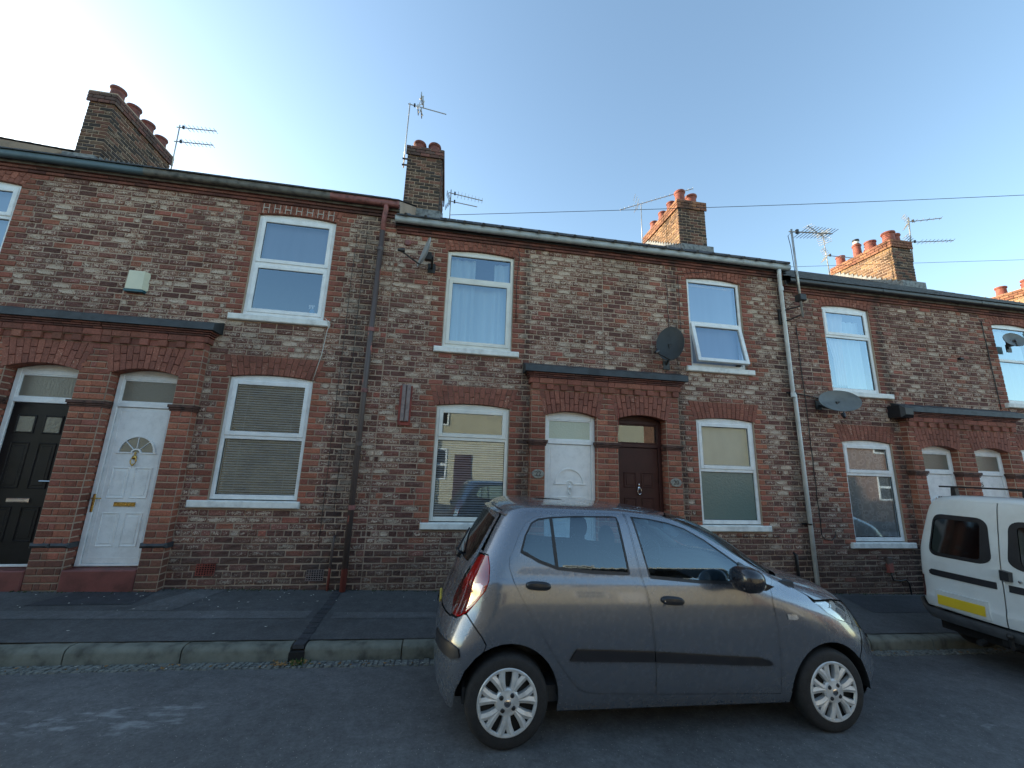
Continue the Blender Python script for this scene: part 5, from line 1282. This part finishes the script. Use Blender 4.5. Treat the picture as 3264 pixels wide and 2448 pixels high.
def paint(name,col,metal,rough=.34,dirt=.15):
    m,nt,p=mat(name); n=noise(nt,900,2,coord='obj'); n2=noise(nt,3,4,coord='obj'); n3=noise(nt,14,5,.7,coord='obj')
    c=mixc(nt,n,tuple(x*.8 for x in col),tuple(x*1.25 for x in col)); c=mixc(nt,ramp(nt,n2,[(.45,0),(.75,dirt)]),c,(.16,.14,.115)); nt.links.new(c,p.inputs['Base Color'])
    p.inputs['Metallic'].default_value=metal; nt.links.new(ramp(nt,n3,[(.3,rough-.04),(.7,rough+.08)]),p.inputs['Roughness'])
    p.inputs['Coat Weight'].default_value=.9; p.inputs['Coat Roughness'].default_value=.04; p.inputs['Coat IOR'].default_value=1.6
    return m
M_CAR=paint('metallic_grey_paint',(.165,.182,.21),.6,.24,.05); M_VAN=paint('white_van_paint',(.62,.64,.61),0,.4,.2)
M_SEAT=simple('grey_seat_cloth',(.03,.035,.045),.9,var=.2,scale=10); M_CABIN=simple('cabin_trim',(.05,.055,.06),.8,var=.1); M_CABINL=simple('pale_pillar_trim',(.40,.42,.40),.7,var=.05)
M_REDL=glass('red_lamp_lens',.10,(.75,.02,.02)); M_CLEARL=glass('clear_lamp_lens',.22,(.9,.92,.92))
M_REDIN=simple('red_lamp_body',(.62,.01,.015),.2,var=.1,scale=60,coat=1); M_SILV=simple('silver_reflector',(.72,.73,.72),.22,metal=.7,var=.15,scale=40)
M_RUBSTRIP=simple('dark_rub_strip',(.016,.017,.021),.38,var=.1); M_HANDLE=simple('dark_handle_plastic',(.018,.019,.022),.38,var=.1)

def P_(poly,step=.035): return dens(poly,lambda a,b:side2ut(a,b),step)
def L_(poly,step=.035):
    out=[]
    for (a,b),(c,d) in zip(poly,poly[1:]):
        n=max(1,int(math.hypot(c-a,d-b)/step)); out+=[side2ut(a+(c-a)*k/n,b+(d-b)*k/n) for k in range(n)]
    out.append(side2ut(*poly[-1])); return [(Uu(u),t*TS) for u,t in out]
def build_car():
    OX,OY,OZ=.503,3.715,-1.823
    t=thing('hatchback','metallic grey five-door hatchback parked at the kerb','car',(OX,OY,OZ),world=False,rot=(0,-math.atan(-.024),0))
    rd=[(.006,1.225),(-.024,1.172),(-.026,1.108),(.004,1.026),(.091,.882),(.218,.693),(.347,.511),(.452,.385),(.504,.343),(.555,.322),(.64,.312),(1.066,.296),(1.066,.40),(1.055,.554),(1.037,.72),(1.014,.929),(.978,1.063),(.94,1.355),(.915,1.497),(.663,1.492),(.376,1.476),(.23,1.458),(.169,1.448),(.10,1.405),(.05,1.33)]
    fd=[(1.074,.296),(2.085,.27),(2.080,.40),(2.072,.597),(2.062,.772),(2.050,.91),(2.075,.998),(2.15,1.055),(2.03,1.105),(1.918,1.163),(1.78,1.25),(1.668,1.318),(1.541,1.385),(1.44,1.428),(1.337,1.460),(1.151,1.487),(.923,1.498),(.948,1.355),(.986,1.063),(1.022,.929),(1.045,.72),(1.063,.554)]
    rg=[(.070,1.218),(.10,1.32),(.150,1.405),(.20,1.432),(.30,1.447),(.50,1.462),(.845,1.472),(.865,1.294),(.885,1.090),(.60,1.098),(.334,1.118),(.20,1.158)]
    fg=[(.985,1.474),(1.143,1.462),(1.30,1.437),(1.43,1.400),(1.58,1.325),(1.72,1.235),(1.83,1.163),(1.935,1.10),(1.945,1.055),(1.769,1.044),(1.45,1.048),(1.055,1.072)]
    tail=[(-.262,1.125),(-.229,1.163),(-.175,1.169),(-.165,1.10),(-.168,1.027),(-.19,.96),(-.216,.925),(-.26,.86),(-.321,.793),(-.37,.755),(-.405,.748),(-.395,.82),(-.345,.96),(-.29,1.07)]
    tw=[(-.285,1.00),(-.255,.985),(-.225,.995),(-.205,.985),(-.225,.925),(-.27,.865),(-.325,.80),(-.372,.768),(-.378,.80),(-.345,.90)]
    HL=[(2.28,5.9),(2.45,5.65),(2.62,5.0),(2.74,4.1),(2.78,3.2),(2.74,2.95),(2.6,3.15),(2.42,3.7),(2.26,4.5),(2.24,5.0)]
    arcp=lambda cx,r,cz=.29,n=18:[(cx+r*math.cos(math.pi*i/n),cz+r*math.sin(math.pi*i/n)) for i in range(n+1)]
    ar=[(.352,.10)]+arcp(0,.355)+[(-.352,.10)]; af=[(2.523+.345,.10)]+arcp(2.523,.345,.285)+[(2.523-.345,.10)]
    aru,afu=P_([(x,max(z,.172)) for x,z in ar]),P_([(x,max(z,.172)) for x,z in af])
    # upper front: bonnet, screen; rear: tailgate
    full=lambda pts:[(Uu(u),tt*TS) for u,tt in pts]
    def ln(p,q,n=10): return [(p[0]+(q[0]-p[0])*i/n,p[1]+(q[1]-p[1])*i/n) for i in range(n)]
    screen=full(ln((3,9.35),(2.42,9.30),8)+ln((2.42,9.30),(2.30,10.6),6)+ln((2.30,10.6),(2.24,12.3),6)+ln((2.24,12.3),(2.28,13.5),5)+ln((2.28,13.5),(2.5,13.8),4)+ln((2.5,13.8),(3,13.85),6)+[(3,13.85)]+ln((3,13.8),(3,9.4),10))
    bonnet=full(ln((3,4.4),(2.77,4.22),6)+ln((2.77,4.22),(2.64,5.08),4)+ln((2.64,5.08),(2.46,5.76),4)+ln((2.46,5.76),(2.31,6.04),3)+ln((2.31,6.04),(2.37,8.0),5)+ln((2.37,8.0),(2.43,8.98),3)+ln((2.43,8.98),(3,9.22),7)+[(3,9.22)]+ln((3,9.1),(3,4.5),10))
    tg=full(ln((0,3.95),(.405,4.17),7)+ln((.405,4.17),(.35,7.0),5)+ln((.35,7.0),(.405,9.2),5)+ln((.405,9.2),(.44,10.3),3)+ln((.44,10.3),(.42,12.6),5)+ln((.42,12.6),(.36,13.2),2)+ln((.36,13.2),(0,13.3),6)+[(0,13.3)]+ln((0,13.2),(0,4.0),14))
    bl=full(ln((0,9.3),(.30,9.4),6)+ln((.30,9.4),(.37,10.3),3)+ln((.37,10.3),(.36,12.3),5)+ln((.36,12.3),(0,12.6),6)+[(0,12.6)]+ln((0,12.5),(0,9.4),8))
    bump=full(ln((0,.02),(.61,.02),10))+L_([(-.353,.20),(-.353,.33),(-.30,.478),(-.235,.556),(-.181,.596),(-.167,.637),(-.20,.685),(-.262,.748),(-.305,.788),(-.321,.785),(-.37,.747),(-.403,.740)],.03)+full(ln((.405,4.12),(0,3.90),6)+[(0,3.86)]+ln((0,3.7),(0,.2),8))
    fb=full(ln((3,.02),(2.225,.02),14))+L_([(2.87,.20),(2.868,.30),(2.84,.424),(2.793,.504)],.03)+full(ln(side2ut(2.789,.506),(2.42,3.66),4)+ln((2.42,3.66),(2.60,3.11),3)+ln((2.60,3.11),(2.745,2.90),2)+ln((2.745,2.90),(2.79,3.2),2)+ln((2.79,3.2),(2.775,4.17),3)+ln((2.775,4.17),(3,4.35),6)+[(3,4.35)]+ln((3,4.3),(3,.2),10))
    rdu,fdu,rgu,fgu,tlu,hdu=P_(rd),P_(fd),P_(rg),P_(fg),P_(tail,.02),None
    hdu=[]
    for i,p in enumerate(HL): hdu+=full(ln(p,HL[(i+1)%len(HL)],4))
    G=.0022
    sill=P_([(.352,.19),(.352,.245),(.47,.30),(.56,.306),(1.07,.284),(2.09,.262),(2.178,.25),(2.178,.19),(1.3,.19)])
    whole=full(ln((0.0,.02),(3,.02),40)+ln((3,.02),(3,17.95),30)+ln((3,17.95),(0,17.95),30)+ln((0,17.95),(0,.02),30))
    holes=[rdu,fdu,aru,afu,tlu,hdu,screen,bonnet,tg,bump,fb]
    # keep each cut from touching the outline of its neighbour
    dom=full(ln((0.0,13.36),(0.0,17.95),8)+ln((0,17.95),(3,17.95),24)+ln((3,17.95),(3,13.92),6)+ln((3,13.92),(2.5,13.88),5)+ln((2.5,13.88),(2.24,13.6),4)+ln((2.24,13.6),(2.20,12.3),4)+ln((2.20,12.3),(2.26,10.6),5)+ln((2.26,10.6),(2.38,9.25),5)+ln((2.38,9.25),(2.43,8.98),2)+ln((2.43,8.98),(2.37,8.0),3)+ln((2.37,8.0),(2.30,6.1),5)+ln((2.27,5.95),(2.235,5.0),4)+ln((2.235,5.0),(2.255,4.45),3)+ln((2.255,4.45),(2.415,3.68),4)+ln((2.415,3.68),side2ut(2.787,.507),6))
    afr=L_([(2.523+.345*math.cos(math.pi*(i/18)),.285+.345*math.sin(math.pi*(i/18))) for i in range(4,19)]+[(2.178,.20)]); dom+=afr
    dom+=L_([(2.0,.20),(1.3,.20),(.5,.20),(.357,.20)],.05)
    dom+=L_([(0+.355*math.cos(math.pi*(i/18)),.29+.355*math.sin(math.pi*(i/18))) for i in range(0,13)])
    dom+=L_([(-.165,.64),(-.197,.688),(-.259,.752),(-.303,.795),(-.262,.852),(-.216,.917),(-.188,.955),(-.164,1.02),(-.160,1.10),(-.170,1.175),(-.232,1.170),(-.252,1.19)],.03)
    dom+=full([(.50,10.3),(.47,11.5),(.46,12.7),(.40,13.3)])
    body=panel('body',M_CAR,t,dom,[rdu,fdu],grid=(.05,.04))
    panel('rear_door',M_CAR,t,shrink(rdu,G),[shrink(rgu,-.012)],thick=.012); panel('front_door',M_CAR,t,shrink(fdu,G),[shrink(fgu,-.012)],thick=.012)
    for g,nm in ((rgu,'rear_door_trim'),(fgu,'front_door_trim')): panel(nm,M_BLACKPL,t,shrink(g,-.0135),[shrink(g,.004)],off=-.003)
    panel('rear_side_glass',M_CARGLASS,t,shrink(rgu,.002),off=-.006); panel('front_side_glass',M_CARGLASS,t,shrink(fgu,.002),off=-.006)
    panel('glass_divider',M_BLACKPL,t,P_([(.288,1.452),(.314,1.454),(.342,1.114),(.318,1.118)]),off=-.002)
    # black belt weatherstrip under the glass, black sail panel at the mirror
    panel('belt_moulding',M_BLACKPL,t,P_([(.20,1.155),(.334,1.115),(.60,1.093),(.885,1.086),(.886,1.072),(.60,1.078),(.334,1.10),(.19,1.142),(.06,1.212),(.07,1.222)]),off=.003)
    panel('belt_moulding',M_BLACKPL,t,P_([(1.055,1.070),(1.45,1.044),(1.769,1.040),(1.945,1.052),(1.945,1.036),(1.769,1.024),(1.45,1.028),(1.055,1.054)]),off=.003)
    panel('mirror_sail',M_BLACKPL,t,P_([(1.86,1.045),(2.06,1.055),(2.0,1.10),(1.84,1.175),(1.83,1.14)]),off=.004)
    panel('bonnet',M_CAR,t,shrink(bonnet,G),halves=True) 
    panel('windscreen',M_CARGLASS,t,screen,off=-.004,halves=True)
    panel('tailgate',M_CAR,t,shrink(tg,G),[shrink(bl,-.004)],halves=True); panel('rear_window',M_VANGLASS,t,bl,off=-.001,halves=True)
    panel('rear_bumper',M_CAR,t,shrink(bump,G),halves=True,off=.003); panel('front_bumper',M_CAR,t,shrink(fb,G),halves=True,off=.003)
    for nm,mb_ in (('bumper_corner_strip',[(-.49,.60),(-.40,.615),(-.345,.60),(-.335,.555),(-.38,.535),(-.49,.535)]),('front_corner_strip',[(3.10,.60),(3.24,.585),(3.285,.56),(3.28,.53),(3.18,.55),(3.10,.575)])): panel(nm,M_RUBSTRIP,t,P_(mb_,.02),off=.016,thick=.016)
    panel('sill_skirt',M_RUBSTRIP,t,sill,off=-.004)
    panel('inner_shell',M_SHADOW,t,full(ln((0,.1),(3,.1),30)+ln((3,.1),(3,9.0),16)+ln((3,9.0),(0,9.0),30)+ln((0,9.0),(0,.1),16)),[P_([(x*1.0,max(z,.16)) for x,z in [(.40,.16)]+arcp(0,.40)+[(-.40,.16)]]),P_([(2.523+.39,.16)]+arcp(2.523,.39,.285)+[(2.523-.39,.16)])],off=-.035,grid=(.1,.08))  # black liner added behind the panels to block light at the gaps
    panel('tail_lamp',M_REDIN,t,shrink(tlu,.002),off=-.012); panel('tail_lamp_lens',M_REDL,t,shrink(tlu,.001),off=.002); 
    panel('reversing_lamp',M_SILV,t,P_(tw,.02),off=-.008)
    panel('reversing_lens',M_CLEARL,t,P_(tw,.02),off=.004)
    for o in [o for o in bpy.data.objects if o.name.startswith('tail_lamp_lens')]: pass
    panel('headlamp',M_SILV,t,shrink(hdu,.002),off=-.02); panel('headlamp_lens',M_CLEARL,t,shrink(hdu,.001),off=.0)
    panel('side_indicator',M_SILV,t,P_([(2.155,.826),(2.235,.822),(2.25,.80),(2.235,.787),(2.16,.79)],.02),off=.006,thick=.006)
    for pl in ([(.425,.545),(.465,.605),(1.044,.585),(1.046,.520),(.42,.535)],[(1.052,.583),(1.90,.530),(1.985,.505),(2.0,.487),(1.96,.478),(1.054,.518)]):
        panel('rub_strip',M_RUBSTRIP,t,P_(pl,.03),off=.014,thick=.014)
    # door handles with their scoops
    for (hx,hz,tilt) in ((.184,.99,-.04),(1.205,.903,-.05)):
        for s_ in (-1,1):
            u,tt=side2ut(hx,hz); y=abs(S(u,tt)[1])
            h=MB(); n=20; vs=[]
            for q,(rx,rz,yy) in enumerate(((.092,.030,.0),(.090,.028,.014),(.078,.02,.024),(.0,.0,.027))):
                for k in range(n): a=2*math.pi*k/n; ex=math.copysign(abs(math.cos(a))**.7,math.cos(a)); ez=math.copysign(abs(math.sin(a))**.8,math.sin(a)); vs.append((hx+rx*ex,s_*(y+yy),hz+.012+rz*ez+tilt*rx*ex))
            h.add(vs,[(q*n+k,q*n+(k+1)%n,(q+1)*n+(k+1)%n,(q+1)*n+k) for q in range(3) for k in range(n)]); h.build('door_handle',M_HANDLE,t,angle=40)
            c=MB(); vs=[]
            for q,(rx,rz,yy) in enumerate(((.082,.055,.0035),(.06,.036,.002),(0,0,.001))):
                for k in range(n): a=2*math.pi*k/n; vs.append((hx+.004+rx*math.cos(a),s_*(y+yy),hz-.028+rz*math.sin(a)))
            c.add(vs,[(q*n+k,q*n+(k+1)%n,(q+1)*n+(k+1)%n,(q+1)*n+k) for q in range(2) for k in range(n)]); c.build('handle_scoop',M_SCOOP,t,smooth=True)
            if hx>1: MB().lathe([(0,-.001),(.007,0)],(hx-.07,s_*(y+.02)-.004,hz+.012),10,ax='y').build('lock',M_CHROME,t)
    # door mirrors
    for s_ in (-1,1):
        m=MB(); n=20; vs=[]; cx,cz=1.72,1.108; cy=.925
        rings=[(-.085,.0,.0),(-.083,.06,.045),(-.07,.082,.062),(-.03,.10,.072),(.02,.10,.070),(.055,.085,.058),(.085,.045,.03),(.092,0,0)]
        for dx,ry,rz in rings:
            for k in range(n): a=2*math.pi*k/n; vs.append((cx+dx*1.1,s_*(cy)+1.17*ry*math.copysign(abs(math.cos(a))**.8,math.cos(a))*1.05,cz+1.22*rz*math.copysign(abs(math.sin(a))**.8,math.sin(a))))
        m.add(vs,[(j*n+k,j*n+(k+1)%n,(j+1)*n+(k+1)%n,(j+1)*n+k) for j in range(len(rings)-1) for k in range(n)]); mo=m.build('door_mirror',M_BLACKGLOSS,t,smooth=True)
        st=MB(); st.prism([(1.74,1.03),(1.90,1.02),(1.97,1.05),(1.80,1.085)],s_*.73,s_*.89); st.build('mirror_stalk',M_BLACKPL,mo,angle=40)
        g=MB(); g.add([(cx-.086,s_*cy+a*.075,cz+b*.052) for a,b in ((-1,-1),(1,-1),(1,1),(-1,1))],[(0,1,2,3)]); g.build('mirror_glass',M_CHROME,mo)
    # rear wiper, spoiler, high edge
    w_=MB(); w_.tube([(-.36,-.10,1.075),(-.385,-.03,1.10),(-.37,-.0,1.09)],.012,6); w_.tube([(-.37,-.02,1.10),(-.26,.32,1.22)],.009,6); w_.sphere((-.36,-.05,1.06),.03); w_.build('rear_wiper',M_BLACKPL,t,smooth=True)
    sp=MB(); n=14; vs=[]
    for i in range(n+1):
        y=-.50+1.0*i/n; e=(abs(y)/.5)**3*.10; vs+=[(-.15+e,y,1.470-e*.25),(.02,y,1.502-e*.25),(.10,y,1.528-e*.5),(.10,y,1.48),(-.10+e,y,1.455-e*.2)]
    sp.add(vs,[(i*5+j,i*5+(j+1)%5,(i+1)*5+(j+1)%5,(i+1)*5+j) for i in range(n) for j in range(5)]+[(0,1,2,3,4),tuple(n*5+j for j in (4,3,2,1,0))]); sp.build('spoiler',M_CAR,t,angle=40)
    cl=MB(); cl.box(-.492,-.474,-.05,.25,.62,.70); cl.build('number_plate',simple('plain_yellow_plate',(.75,.52,.03),.4,var=.03),t)
    # wheels, arch liners
    for (x,r_) in ((0,.285),(2.523,.285)):
        wheel(t,x,-.765,r_,.205,face=-1); o=wheel(t,x,.60,r_,.205,face=-1,trim=False)
        for s_ in (-1,1):
            l=MB(); n=20; ra=.357 if x<1 else .348
            vs=[(x+ra*math.cos(math.pi*(.0+1.0*k/n)),s_*yy,.287+ra*math.sin(math.pi*(.0+1.0*k/n))) for k in range(n+1) for yy in (.752,.50)]
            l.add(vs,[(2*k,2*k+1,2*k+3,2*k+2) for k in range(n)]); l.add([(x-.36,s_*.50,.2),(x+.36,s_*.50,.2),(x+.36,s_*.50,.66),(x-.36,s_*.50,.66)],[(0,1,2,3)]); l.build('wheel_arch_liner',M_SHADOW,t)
    MB().box(-.25,2.85,-.62,.62,.15,.24).build('underbody',M_SHADOW,t); MB().box(-.3,2.6,-.68,.68,.24,.34).build('cabin_floor',M_CABIN,t)  # black underside box hung low to deepen the shade beneath the car
    # cabin
    def seat(x,y,rear=False):
        s=MB(); s.bbox(x-.05,x+.42,y-.22,y+.22,.50,.66,.04); s.build('seat_cushion',M_SEAT,t,angle=50)
        b=MB(); b.prism([(x-.02,.60),(x+.12,.60),(x-.04,1.13),(x-.14,1.13)],y-.21,y+.21); b.build('seat_back',M_SEAT,t,angle=50)
        h=MB(); h.sphere((x-.13,y,1.27),.1,14,8,sc=(.55,1.25,1.05)); h.tube([(x-.10,y-.05,1.1),(x-.12,y-.05,1.25)],.006,6); h.tube([(x-.10,y+.05,1.1),(x-.12,y+.05,1.25)],.006,6); h.build('head_restraint',M_SEAT,t,smooth=True)
    seat(1.00,-.33); seat(1.00,.33)
    s=MB(); s.prism([(.0,.62),(.14,.62),(-.0,1.06),(-.10,1.06)],-.6,.6); s.bbox(.05,.5,-.6,.6,.48,.62,.04); s.build('rear_bench',M_SEAT,t,angle=50)
    for y in (-.3,.3): MB().sphere((-.05,y,1.12),.07,12,6,sc=(.6,1.5,.8)).build('head_restraint',M_SEAT,t,smooth=True)
    MB().prism([(1.75,.6),(1.70,.95),(1.85,1.03),(2.35,1.03),(2.4,.6)],-.66,.66).build('dashboard',M_CABIN,t,angle=40)
    n=22; sw=MB(); sw.tube([(1.62+.06*math.cos(2*math.pi*k/n),.33+.17*math.sin(2*math.pi*k/n),.98+.165*math.cos(2*math.pi*k/n)) for k in range(n+1)],.014,7,caps=False); sw.tube([(1.63,.33,.98),(1.8,.33,.92)],.03,8); sw.build('steering_wheel',M_HANDLE,t,smooth=True)
    MB().bbox(1.50,1.53,-.12,.12,1.335,1.40,.01).build('interior_mirror',M_HANDLE,t)
    for s_ in (-1,1):
        MB().tube([(2.05,s_*.58,1.08),(1.72,s_*.535,1.29),(1.42,s_*.49,1.42)],.035,8).build('pillar_trim',M_CABINL,t,smooth=True)
        MB().tube([(.95,s_*.63,1.06),(.91,s_*.525,1.46)],.035,6).build('pillar_trim',M_CABIN,t,smooth=True)
    return t
M_SCOOP=M_CAR; M_BLACKGLOSS=simple('black_mirror_shell',(.014,.014,.018),.22,var=.1,coat=.6)
CAR=build_car()

# ------------------------------------------------------------------ white van, rear three quarters in view
VX,VY=6.06,3.67; VZ=zroad(VX+.6,3.0)
TV=[(.34,-.02,3.9,.76,.16,.5,3.5,2.5),(.42,-.06,3.95,.80,.16,.5,3.5,2.5),(.55,-.065,3.95,.81,.14,.5,3.6,2.5),(.62,-.05,3.92,.81,.14,.5,3.6,2.5),(.80,-.035,3.85,.815,.13,.6,3.6,2.4),(1.0,-.02,3.7,.81,.12,.7,3.6,2.4),(1.15,-.005,3.3,.80,.12,.7,3.6,2.4),
(1.35,.03,2.75,.765,.12,.7,3.4,2.4),(1.55,.065,2.5,.725,.12,.6,3.2,2.4),(1.68,.095,2.35,.69,.13,.6,3.0,2.4),(1.755,.13,2.2,.63,.16,.6,2.8,2.4),(1.79,.20,2.0,.52,.2,.5,2.6,2.4),(1.805,.35,1.8,.30,.2,.5,2.4,2.4),(1.81,.6,1.6,.05,.2,.3,2.4,2.4)]
def build_van():
    t=thing('van','white van seen from behind at the kerb, plain yellow plate','van',(VX,VY,VZ),world=False,rot=(0,math.atan(.0225),0))
    E=lambda poly,st=.03: dens(poly,lambda y,z:end2ut(y,z,tab=TV),st)
    fullT=len(TV)-1.05
    ln=lambda p,q,n:[(p[0]+(q[0]-p[0])*i/n,p[1]+(q[1]-p[1])*i/n) for i in range(n)]
    F=lambda pts:[(Uu(u),tt*TS) for u,tt in pts]
    dd=[(.006,.45),(.66,.46),(.70,.52),(.725,.66),(.745,.80),(.755,.95),(.745,1.15),(.715,1.35),(.68,1.52),(.64,1.64),(.58,1.70),(.45,1.722),(.006,1.728)]
    du=E(dd); wn=rounder([(.115,1.065),(.115,1.53),(.61,1.53),(.665,1.065)],.09); wu=E(wn,.02)
    lamp=E([(.742,.66),(.80,.66),(.812,.80),(.808,1.0),(.775,1.0),(.752,.80)],.02)
    lamp=F(ln((.68,1.95),(.82,1.95),4)+ln((.82,1.95),(.82,4.0),5)+ln((.82,4.0),(.70,4.0),4)+ln((.70,4.0),(.68,1.95),5))
    dom=F(ln((0,9.75),(0,12.95),8)+ln((0,12.95),(3,12.95),20)+ln((3,12.95),(3,.9),20)+ln((3,.9),(1.0,.9),20))
    dom+=F(ln((.97,3.02),(.66,3.02),4))
    # outline following the door edge
    dom=F(ln((0,1.30),(0,12.9),30)+ln((0,12.9),(3,12.9),20)+ln((3,12.9),(3,.6),20)+ln((3,.6),(1.02,.6),20)+ln((1.02,.6),(1.0,1.30),3)+ln((1.0,1.30),(0,1.30),10))
    for s_ in 'nf': pass
    panel('body',M_VAN,t,dom,[shrink(du,-.003),lamp],tab=TV,grid=(.07,.05))
    panel('rear_door',M_VAN,t,du,[shrink(wu,-.001)],tab=TV,off=.002,thick=.012)
    panel('window_rubber',M_BLACKPL,t,shrink(wu,-.012),[shrink(wu,.018)],tab=TV,off=.006)
    panel('rear_window',M_VANGLASS,t,shrink(wu,.010),tab=TV,off=-.001)
    panel('door_moulding',M_RUBSTRIP,t,E([(.05,.885),(.655,.885),(.685,.86),(.68,.825),(.65,.815),(.05,.815)]),tab=TV,off=.012,thick=.012)
    panel('tail_lamp',M_REDDARK,t,shrink(lamp,.003),tab=TV,off=.002)
    bm=F(ln((0,.02),(1.3,.02),14)+ln((1.3,.02),(1.3,1.7),8)+ln((1.3,1.7),(.78,1.7),6)+ln((.78,1.7),(.66,1.2),2)+ln((.66,1.2),(0,1.12),8)+ln((0,1.12),(0,.02),8)); panel('rear_bumper',M_BUMP,t,bm,tab=TV,off=.045,halves=True,thick=.045)
    # number plate recess on the kerb-side door, handle and lock
    x=-.045
    MB().prism([(.12,.475),(.63,.475),(.61,.66),(.14,.66)],-.082,-.03,ax='x').build('plate_recess',M_VAN,t,angle=40)
    k=MB(); k.prism([(.16,.505),(.59,.505),(.585,.61),(.155,.61)],-.092,-.083,ax='x'); k.build('number_plate',M_PLATE,t)
    k=MB(); k.bbox(-.05,-.045,.0,.0,0,0); 
    h=MB(); h.prism([(-.015,.925),(-.085,.925),(-.09,1.02),(-.02,1.03)],-.085,-.02,ax='x'); h.build('door_handle',M_HANDLE,t,angle=40)
    MB().lathe([(0,-.012),(.014,-.01),(.018,0)],(-.032,-.145,.94),14,ax='x').build('lock',M_CHROME,t)
    MB().prism([(.02,.94),(.075,.95),(.07,1.015),(.015,1.03)],-.035,-.02,ax='x').build('handle_scoop',M_VAN,t)
    # roof bars
    for xx in (.42,1.6):
        r_=MB(); r_.box(xx-.02,xx+.02,-.72,.72,1.885,1.905); rb=r_.build('roof_bar',M_BLACKPL,t)
        for y in (-.57,.57):
            f=MB(); f.prism([(y-.03,1.76),(y+.03,1.76),(y+.02,1.885),(y-.02,1.885)],xx-.03,xx+.03,ax='x'); f.build('bar_foot',M_BLACKPL,rb,angle=40)
    for (x_,y0) in ((.62,-.79),(.62,.62),(3.25,-.79),(3.25,.62)): wheel(t,x_,y0,.30,.18,trim=False)
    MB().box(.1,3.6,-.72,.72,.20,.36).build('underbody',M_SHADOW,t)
    MB().tube([(-.02,.25,.22),(-.10,.25,.21)],.03,10).build('exhaust',M_DARKMET,t)
    m=MB(); m.tube([(-.02,-.05,.30),(-.14,-.05,.28),(-.15,-.05,.36)],.022,8); m.sphere((-.15,-.05,.39),.03); m.box(-.02,0,-.2,.1,.25,.33); m.build('tow_bar',M_DARKMET,t,smooth=False)
    return t
M_REDDARK=simple('dark_red_lamp',(.09,.012,.012),.25,var=.2,scale=30,coat=.8); M_PLATE=simple('plain_yellow_plate',(.85,.50,.02),.4,var=.03); M_BUMP=simple('faded_grey_bumper',(.085,.09,.095),.6,var=.2,scale=6,bmp=.1)
VAN=build_van()
